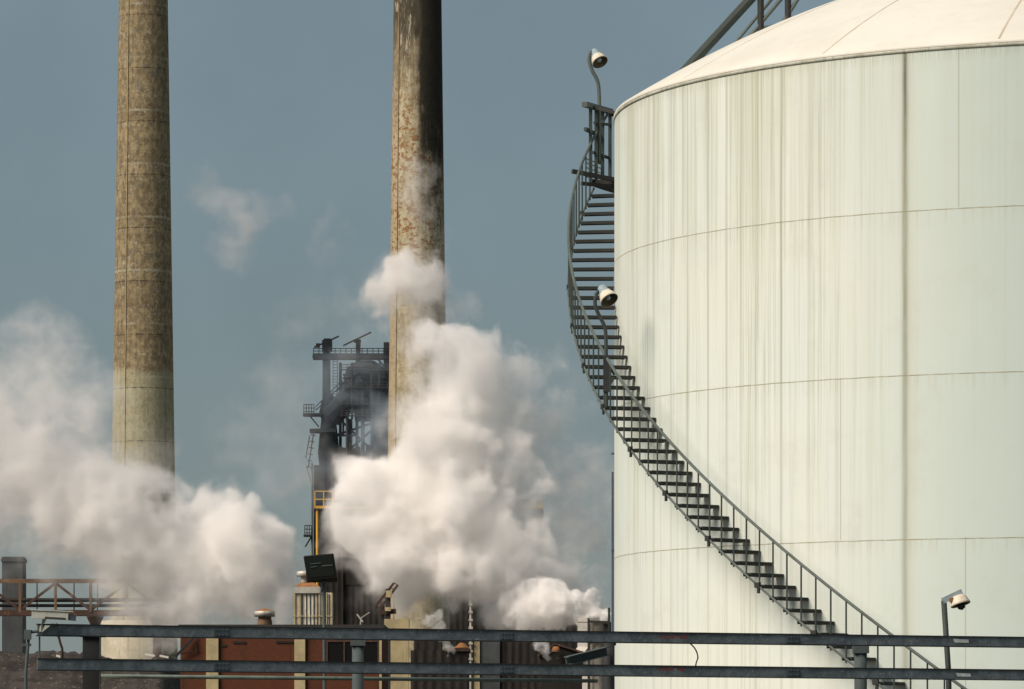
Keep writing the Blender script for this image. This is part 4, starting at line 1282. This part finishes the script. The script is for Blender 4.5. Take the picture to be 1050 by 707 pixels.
# twin lamp bracket on the brick roof
Yq = 246
bm = BM(); bar(bm, P(369, 646, Yq), P(370, 634, Yq), .06, .06); bar(bm, P(366, 630, Yq), P(372, 638, Yq), .07, .09); bar(bm, P(370, 634, Yq), P(379, 628, Yq), .05, .05)
solo("roof_bracket", bm, M['camgrey'], P(369, 646, Yq), "small white forked bracket standing on the brick building's roof", "bracket")

#STEAM
# ================================================================== STEAM
def lattice(rng_, shape, cell):
    """Smooth value noise on a voxel grid (separable cubic interpolation of a random lattice)."""
    ns = [int(math.ceil(s / cell)) + 4 for s in shape]
    a = rng_.random(ns, dtype=np.float32)
    for ax, s in enumerate(shape):
        x = np.arange(s, dtype=np.float32) / cell + 1
        i = np.floor(x).astype(int); t = (x - i).astype(np.float32)
        W = np.zeros((s, ns[ax]), np.float32)
        r = np.arange(s)
        W[r, i - 1] += -0.5 * t + t * t - 0.5 * t ** 3
        W[r, i] += 1 - 2.5 * t * t + 1.5 * t ** 3
        W[r, i + 1] += 0.5 * t + 2 * t * t - 1.5 * t ** 3
        W[r, i + 2] += -0.5 * t * t + 0.5 * t ** 3
        a = np.moveaxis(np.tensordot(W, a, axes=(1, ax)), 0, ax)
    return a

def fbm(rng_, shape, cell, octv=5, gain=0.55, billow=True):
    out = np.zeros(shape, np.float32); amp = 1.0; tot = 0.0
    for o in range(octv):
        if cell < 1.6: break
        n = lattice(rng_, shape, cell) - 0.5
        if billow: n = 0.75 - 3.2 * np.abs(n)        # puffy: rounded crests, sharp creases
        else: n = n * 2.2
        out += amp * n; tot += amp; amp *= gain; cell /= 2.0
    return out / tot

def steam(name, label, Yc, depth, px0, px1, py0, py1, vox, blobs, seed, mkey, edge=0.22, namp=0.45, cell_m=3.0, lobes=10, bias=0.10, gain=0.55, warp=(3.0, 2.2), thick=1.0, feather=1.0, fringe=0.05):
    """A cloud of steam as a voxel volume. blobs: (px, py, radius px, depth offset m, density /m, softness)."""
    rg = np.random.default_rng(seed); rnd = random.Random(seed)
    k = Yc / FPX
    mn = Vector((PX(px0, Yc), Yc - depth / 2, max(PZ(py1, Yc), 0.0)))
    mx = Vector((PX(px1, Yc), Yc + depth / 2, PZ(py0, Yc)))
    shape = [max(8, int((mx[i] - mn[i]) / vox)) for i in range(3)]
    F = np.full(shape, -1.0, np.float32)       # shape field, 1 in the middle of a puff, 0 on its skin
    D = np.zeros(shape, np.float32)            # density of the puff that owns the voxel
    S = np.full(shape, edge, np.float32)       # softness of its skin
    ax = [np.linspace(mn[i], mx[i], shape[i], dtype=np.float32) for i in range(3)]
    def put(c, r, dens, soft):
        lo = [max(0, int(np.searchsorted(ax[i], c[i] - 1.45 * r))) for i in range(3)]
        hi = [min(shape[i], int(np.searchsorted(ax[i], c[i] + 1.45 * r))) for i in range(3)]
        if any(h <= l for l, h in zip(lo, hi)): return
        sx, sy, sz = (slice(l, h) for l, h in zip(lo, hi))
        d2 = ((ax[0][sx, None, None] - c[0]) ** 2 + (ax[1][None, sy, None] - c[1]) ** 2 + (ax[2][None, None, sz] - c[2]) ** 2) / (r * r)
        f = 1.0 - np.sqrt(d2)
        sub = F[sx, sy, sz]
        m_ = f > sub
        wgt = np.clip((f - sub) / 0.25 , 0, 1)
        F[sx, sy, sz] = np.where(m_, f, sub)
        D[sx, sy, sz] += (dens - D[sx, sy, sz]) * wgt
        S[sx, sy, sz] += (soft - S[sx, sy, sz]) * wgt
    for (bx, by, br, dy, dens, soft) in blobs:
        c = Vector((PX(bx, Yc), Yc + dy, PZ(by, Yc))); r = br * k
        put(c, r, dens, soft)
        for _ in range(lobes if soft < 0.6 else 3):
            v = Vector((rnd.gauss(0, 1), rnd.gauss(0, 1), rnd.gauss(0.15, 1))).normalized()
            r2 = r * rnd.uniform(0.30, 0.55)
            c2 = c + v * (r * rnd.uniform(0.62, 0.92))
            put(c2, r2, dens, soft)
            if soft < 0.6:
                for _ in range(3):
                    v2 = (v + 0.9 * Vector((rnd.gauss(0, 1), rnd.gauss(0, 1), rnd.gauss(0, 1)))).normalized()
                    put(c2 + v2 * (r2 * 0.8), r2 * rnd.uniform(0.35, 0.6), dens, soft)
    # turbulence: pull the puffs about before detailing them
    wp = [(lattice(rg, shape, warp[0] / vox) - .5) * warp[1] + (lattice(rg, shape, warp[0] * .4 / vox) - .5) * warp[1] * .55 for _ in range(3)]
    ij = [np.clip(np.rint(np.arange(shape[i], dtype=np.float32).reshape([-1 if q == i else 1 for q in range(3)]) + wp[i] / vox), 0, shape[i] - 1).astype(np.int32) for i in range(3)]
    fl_i = (ij[0] * shape[1] + ij[1]) * shape[2] + ij[2]
    F = F.ravel()[fl_i]; D = D.ravel()[fl_i]; S = S.ravel()[fl_i]
    n1 = fbm(rg, shape, cell_m / vox, 6, gain)
    n2 = fbm(rg, shape, cell_m * 1.9 / vox, 5, 0.6, billow=False)
    X = F + bias + namp * (0.55 * n1 + 0.45 * n2) * (0.35 + np.clip(S, 0, 1.2))
    # everything dies out before the edge of the grid
    for i in range(3):
        t = np.linspace(0, 1, shape[i], dtype=np.float32)
        e = np.clip(np.minimum(t, 1 - t) / 0.06, 0, 1)
        if i == 2: e = np.clip((1 - t) / 0.06, 0, 1)
        sh = [1, 1, 1]; sh[i] = -1
        X = X - (1 - e.reshape(sh)) * 0.8
    t = np.clip(X / (S * feather), 0, 1)
    halo = np.clip((X + 0.45) / 0.6, 0, 1) * np.clip(0.35 + 1.6 * n2, 0, 1)      # torn, see-through fringe
    dens = D * thick * (t * t * (3 - 2 * t) * np.clip(0.60 + 1.25 * n1, 0.04, 1.9) + fringe * halo)
    dens[dens < 0.0015] = 0
    # hand the field to a grid: one value per voxel, read back by a Volume Cube node
    me = bpy.data.meshes.new(name)
    n = int(np.prod(shape))
    me.vertices.add(n)
    at_ = me.attributes.new("steam_density", 'FLOAT', 'POINT')
    at_.data.foreach_set("value", np.ascontiguousarray(dens.transpose(2, 1, 0)).ravel())
    o = bpy.data.objects.new(name, me); COL.objects.link(o)
    ctr = (mn + mx) / 2; base = Vector((ctr.x, ctr.y, mn.z))
    o.location = base
    ng = bpy.data.node_groups.new(name + "_nodes", 'GeometryNodeTree')
    ng.interface.new_socket("Geometry", in_out='INPUT', socket_type='NodeSocketGeometry')
    ng.interface.new_socket("Geometry", in_out='OUTPUT', socket_type='NodeSocketGeometry')
    N = ng.nodes; L = ng.links
    gi = N.new("NodeGroupInput"); go = N.new("NodeGroupOutput")
    vc = N.new("GeometryNodeVolumeCube")
    lo = mn - base; hi = mx - base
    vc.inputs["Min"].default_value = lo; vc.inputs["Max"].default_value = hi
    for i, s in enumerate("XYZ"): vc.inputs["Resolution " + s].default_value = shape[i]
    pos = N.new("GeometryNodeInputPosition")
    sb = N.new("ShaderNodeVectorMath"); sb.operation = 'SUBTRACT'; L.new(pos.outputs[0], sb.inputs[0]); sb.inputs[1].default_value = lo
    dv = N.new("ShaderNodeVectorMath"); dv.operation = 'MULTIPLY'; L.new(sb.outputs[0], dv.inputs[0])
    dv.inputs[1].default_value = [(shape[i] - 1) / (hi[i] - lo[i]) for i in range(3)]
    ad = N.new("ShaderNodeVectorMath"); ad.operation = 'ADD'; L.new(dv.outputs[0], ad.inputs[0]); ad.inputs[1].default_value = (.5, .5, .5)
    fl_ = N.new("ShaderNodeVectorMath"); fl_.operation = 'FLOOR'; L.new(ad.outputs[0], fl_.inputs[0])
    dt = N.new("ShaderNodeVectorMath"); dt.operation = 'DOT_PRODUCT'; L.new(fl_.outputs[0], dt.inputs[0]); dt.inputs[1].default_value = (1, shape[0], shape[0] * shape[1])
    fi = N.new("FunctionNodeFloatToInt"); L.new(dt.outputs["Value"], fi.inputs[0])
    na = N.new("GeometryNodeInputNamedAttribute"); na.data_type = 'FLOAT'; na.inputs[0].default_value = "steam_density"
    si = N.new("GeometryNodeSampleIndex"); si.data_type = 'FLOAT'; si.domain = 'POINT'
    L.new(gi.outputs[0], si.inputs[0])
    si_val = [s for s in si.inputs if s.name == "Value" and s.enabled][0]
    L.new(na.outputs[0], si_val); L.new(fi.outputs[0], si.inputs["Index"])
    L.new([s for s in si.outputs if s.enabled][0], vc.inputs["Density"])
    sm = N.new("GeometryNodeSetMaterial"); sm.inputs["Material"].default_value = M[mkey]
    L.new(vc.outputs[0], sm.inputs[0]); L.new(sm.outputs[0], go.inputs[0])
    md = o.modifiers.new("steam", 'NODES'); md.node_group = ng
    me.materials.append(M[mkey])
    tag(o, label, "steam", "clouds of steam", "stuff")
    return o

def steam_mat(name, col, aniso):
    m = bpy.data.materials.new(name); m.use_nodes = True
    t = m.node_tree; t.nodes.remove(t.nodes["Principled BSDF"])
    v = t.nodes.new("ShaderNodeVolumePrincipled")
    v.inputs["Color"].default_value = (*col, 1); v.inputs["Anisotropy"].default_value = aniso
    v.inputs["Density"].default_value = 1.0
    t.links.new(v.outputs[0], t.nodes["Material Output"].inputs["Volume"])
    return m
M['steam'] = steam_mat("white_steam", (0.999, 0.995, 0.989), -0.15)
M['thin'] = steam_mat("thin_smoke", (0.72, 0.84, 0.95), 0.1)

# the big plume from the stack by the tank, rolling up to the left
jet = [(619, 634, 5, 0, 3.0, .25), (611, 629, 8, 0, 3.0, .25), (600, 626, 11, 0, 2.6, .25), (604, 616, 8, 0, 2.4, .25), (590, 618, 12, 0, 2.4, .25), (578, 621, 14, 0, 2.2, .28), (567, 628, 15, 0, 2.0, .3), (590, 632, 10, 0, 2.4, .25),
       (555, 622, 19, 0, 1.2, .5), (540, 630, 20, 0, .7, .8), (556, 606, 17, .5, .9, .6), (540, 610, 18, .5, .45, .9), (524, 622, 16, .5, .25, 1.0), (570, 612, 12, 1, 1.8, .3), (613, 612, 4, 0, 2.0, .25)]
steam("steam_plume", "small dense bright white jet of steam leaving the short stack beside the tank", YS + 0.6, 5.4, 505, 638, 590, 658, 0.058, jet, 11, 'steam', namp=1.0, cell_m=.8, lobes=9, gain=.7, warp=(1.0, 1.0), thick=1.7, feather=1.0, fringe=.04)
big = [(548, 594, 28, 1, 1.5, .34), (577, 598, 22, 2, 1.1, .36), (522, 602, 28, 1, 1.4, .36), (497, 582, 32, 0, 1.3, .36), (530, 566, 34, 2, 1.2, .38), (565, 578, 24, 3, .8, .45), (590, 606, 16, 2, 1.3, .4), (560, 590, 28, 1, 1.5, .36), (535, 588, 30, 0, 1.5, .36), (580, 588, 20, 1, 1.0, .45), (550, 562, 28, 1, 1.0, .42), (510, 560, 28, 0, 1.4, .34),
       (468, 594, 28, 0, 1.0, .40), (462, 560, 40, 0, 1.5, .32), (430, 585, 36, 1, 1.2, .36), (412, 550, 38, 0, 1.5, .32), (385, 568, 24, -1, .9, .42), (362, 588, 16, -1, .35, .6), (370, 545, 22, -1, 1.3, .34),
       (362, 518, 19, -1, 1.5, .32), (385, 500, 32, 0, 1.6, .30), (420, 495, 40, 0, 1.7, .30), (465, 500, 44, 0, 1.7, .30), (505, 520, 38, 1, 1.4, .33), (490, 475, 40, 1, 1.6, .30), (527, 490, 28, 1, 1.2, .36),
       (446, 455, 34, 0, 1.4, .34), (478, 440, 40, 1, 1.0, .38), (512, 420, 40, 2, .7, .45), (472, 395, 38, 1, .8, .42), (454, 372, 24, 0, .6, .5), (488, 365, 24, 1, .8, .42), (522, 388, 30, 2, .45, .55), (432, 402, 18, 0, .35, .7), (428, 432, 22, 0, .5, .6), (548, 430, 36, 3, .4, .65),
       (455, 350, 15, 0, 1.1, .36), (475, 354, 14, 1, 1.0, .36), (520, 372, 16, 2, .6, .45), (540, 402, 24, 3, .3, .7),
       (562, 470, 38, 3, .34, .8), (588, 510, 42, 3, .42, .85), (602, 475, 30, 3, .10, 1.0), (572, 560, 40, 3, .45, .75), (605, 560, 30, 3, .20, .9), (550, 512, 30, 2, .8, .55), (565, 540, 30, 3, .7, .6), (620, 530, 32, 4, .24, 1.0), (602, 592, 28, 3, .8, .7), (608, 498, 38, 4, .30, .95), (620, 572, 28, 4, .45, .9), (582, 575, 28, 3, .9, .6), (600, 540, 34, 4, .6, .85),
       (347, 560, 16, -1, .5, .65), (340, 540, 13, -1, .45, .65), (348, 585, 14, -1, .18, .85), (500, 622, 18, 1, .16, .85), (440, 618, 22, 1, .20, .85), (395, 606, 20, 1, .14, .9), (470, 626, 16, 1, .12, .9), (535, 622, 26, 1, 1.2, .5), (515, 618, 22, 1, .8, .55), (360, 612, 14, 0, .06, 1.0), (415, 470, 22, 0, 1.0, .42), (400, 455, 16, 0, .35, .75), (407, 420, 16, 0, .22, .85)]
steam("steam_plume", "huge billowing plume of steam in front of the sooty chimney, left of the tank", 316.0, 12.0, 318, 655, 318, 668, 0.10, big, 5, 'steam', namp=1.4, cell_m=2.8, lobes=7, bias=.18, gain=.72, warp=(2.6, 2.5), thick=.85, feather=1.45, fringe=.10)
puff = [(410, 286, 22, 0, .75, .5), (388, 296, 18, 0, .50, .55), (376, 306, 14, 0, .26, .75), (432, 284, 20, 0, .75, .5), (446, 294, 14, 0, .6, .55), (402, 308, 18, 0, .36, .7), (428, 308, 18, 0, .30, .75), (372, 318, 16, 0, .12, .9), (430, 332, 20, 0, .16, .9), (410, 345, 20, 0, .16, .9), (448, 325, 14, 0, .2, .85),
        (432, 176, 15, 0, .24, .75), (422, 198, 20, 0, .18, .8), (442, 212, 18, 0, .24, .8), (434, 240, 18, 0, .14, .85), (420, 260, 15, 0, .14, .85), (456, 300, 10, 0, .3, .75), (470, 320, 16, 0, .14, .9), (350, 330, 22, 0, .05, 1.0), (365, 345, 22, 0, .05, 1.0)]
steam("steam_wisp", "torn wisp of steam drifting across the middle of the sooty chimney above the plume", 396.0, 7.0, 325, 505, 145, 385, 0.14, puff, 21, 'steam', namp=1.1, cell_m=2.4, lobes=5, bias=.2, gain=.7, warp=(2.5, 2.4), feather=1.4, fringe=.08)
left = [(238, 550, 34, 0, 1.6, .32), (222, 532, 25, 0, 1.6, .30), (255, 560, 36, 0, 1.6, .32), (207, 558, 38, 0, 1.4, .34), (274, 592, 30, 0, 1.4, .34), (240, 600, 46, 0, 1.3, .38), (195, 600, 44, 0, 1.1, .42), (288, 612, 22, 0, 1.0, .45), (160, 580, 44, 0, 1.1, .42), (122, 552, 42, 0, 1.0, .44), (150, 552, 34, -1, 1.1, .38), (170, 513, 11, 1, .9, .4), (166, 530, 17, 0, .9, .42), (256, 527, 16, 0, 1.5, .32), (292, 590, 18, 0, .9, .45), (185, 550, 24, 0, 1.2, .38),
        (95, 520, 48, 0, 1.0, .42), (60, 510, 52, 0, .9, .45), (92, 505, 36, -1, 1.0, .42), (75, 480, 44, 0, .9, .46), (112, 520, 26, -1, .8, .48), (30, 530, 44, 0, .6, .6), (20, 480, 54, 0, .75, .5), (95, 445, 38, 0, .42, .85), (60, 432, 46, 0, .42, .85), (20, 415, 48, 0, .42, .85), (114, 418, 28, 0, .26, .95), (35, 382, 38, 0, .34, .9), (28, 345, 28, 0, .28, .95), (68, 396, 32, 0, .28, .95), (135, 440, 24, -1, .10, .95), (12, 365, 30, 0, .28, .95), (128, 478, 24, 0, .22, .9), (-20, 455, 60, 0, .5, .65), (-30, 525, 56, 0, .5, .65), (-25, 395, 44, 0, .35, .8),
        (150, 618, 30, 0, .8, .6), (112, 584, 26, 0, .5, .7), (175, 630, 30, 0, .8, .6), (225, 640, 28, 0, .9, .6), (60, 562, 26, 0, .3, .85), (270, 637, 22, 0, .8, .6), (20, 558, 24, 0, .2, .9), (297, 634, 16, 0, .5, .7), (130, 612, 18, -2, .35, .8), (150, 470, 18, 0, .16, .9)]
steam("steam_plume", "broad soft bank of steam hiding the tan chimney's foot and the truss bridge's end", 318.0, 13.0, -95, 332, 290, 676, 0.115, left, 8, 'steam', namp=1.4, cell_m=2.9, lobes=5, bias=.20, gain=.72, warp=(3.0, 3.0), thick=.66, feather=1.65, fringe=.10)
wisp = [(216, 194, 15, 0, .08, .9), (230, 208, 18, 0, .13, .85), (246, 228, 20, 0, .15, .85), (243, 260, 18, 0, .10, .9), (268, 220, 18, 0, .08, .9), (294, 214, 14, 0, .06, .9), (205, 184, 12, 0, .05, .9), (345, 225, 12, 0, .05, .9), (335, 240, 16, 0, .05, .9), (355, 235, 10, 0, .04, .9), (325, 262, 16, 0, .03, .9), (320, 320, 24, 0, .03, .9), (345, 310, 20, 0, .035, .9), (288, 395, 34, 0, .040, 1.0), (268, 430, 34, 0, .03, 1.0), (300, 440, 30, 0, .035, 1.0), (255, 470, 34, 0, .035, 1.0), (290, 490, 34, 0, .04, 1.0), (225, 440, 26, 0, .02, 1.0), (300, 350, 26, 0, .025, 1.0)]
steam("steam_wisp", "faint scrap of steam adrift in the sky between the two chimneys", 400.0, 7.0, 175, 385, 160, 540, 0.25, wisp, 31, 'steam', namp=1.0, cell_m=2.4, lobes=5)
veil = [(300, 410, 34, 0, .045, 1.0), (275, 450, 40, 0, .05, 1.0), (330, 390, 36, 0, .05, 1.0), (375, 395, 30, 0, .05, .9), (392, 420, 22, 0, .16, .8), (378, 440, 26, 0, .14, .8), (335, 490, 26, 0, .07, .9), (320, 470, 30, 0, .03, 1.0), (340, 430, 22, 0, .03, 1.0), (300, 480, 34, 0, .05, 1.0), (280, 500, 34, 0, .05, 1.0), (385, 460, 24, 0, .15, .8), (360, 500, 26, 0, .14, .8), (320, 520, 20, 0, .04, 1.0)]
steam("steam_wisp", "thin smoky veil of steam drifting round the blast furnace top", 432.0, 8.0, 225, 420, 350, 560, 0.2, veil, 41, 'thin', namp=.9, cell_m=3.2, lobes=5)
for lab, Yq_, bl, ext, sd_ in (("little curl of steam leaking out beside the low black shed", 284.0, [(444, 635, 7, 0, 1.2, .4), (450, 645, 6, 0, 1.2, .4), (455, 655, 6, 0, 1.2, .4), (459, 663, 5, 0, 1.0, .4)], (430, 470, 622, 674), 51),
                         ("little curl of steam leaking out left of the gabled shed", 288.0, [(553, 658, 6, 0, 1.2, .4), (557, 664, 6, 0, 1.2, .4), (560, 671, 4, 0, 1.0, .4)], (540, 572, 645, 680), 52)):
    steam("steam_wisp", lab, Yq_, 1.8, *ext, 0.04, bl, sd_, 'steam', namp=.5, cell_m=.5, lobes=7, warp=(.7, .5))
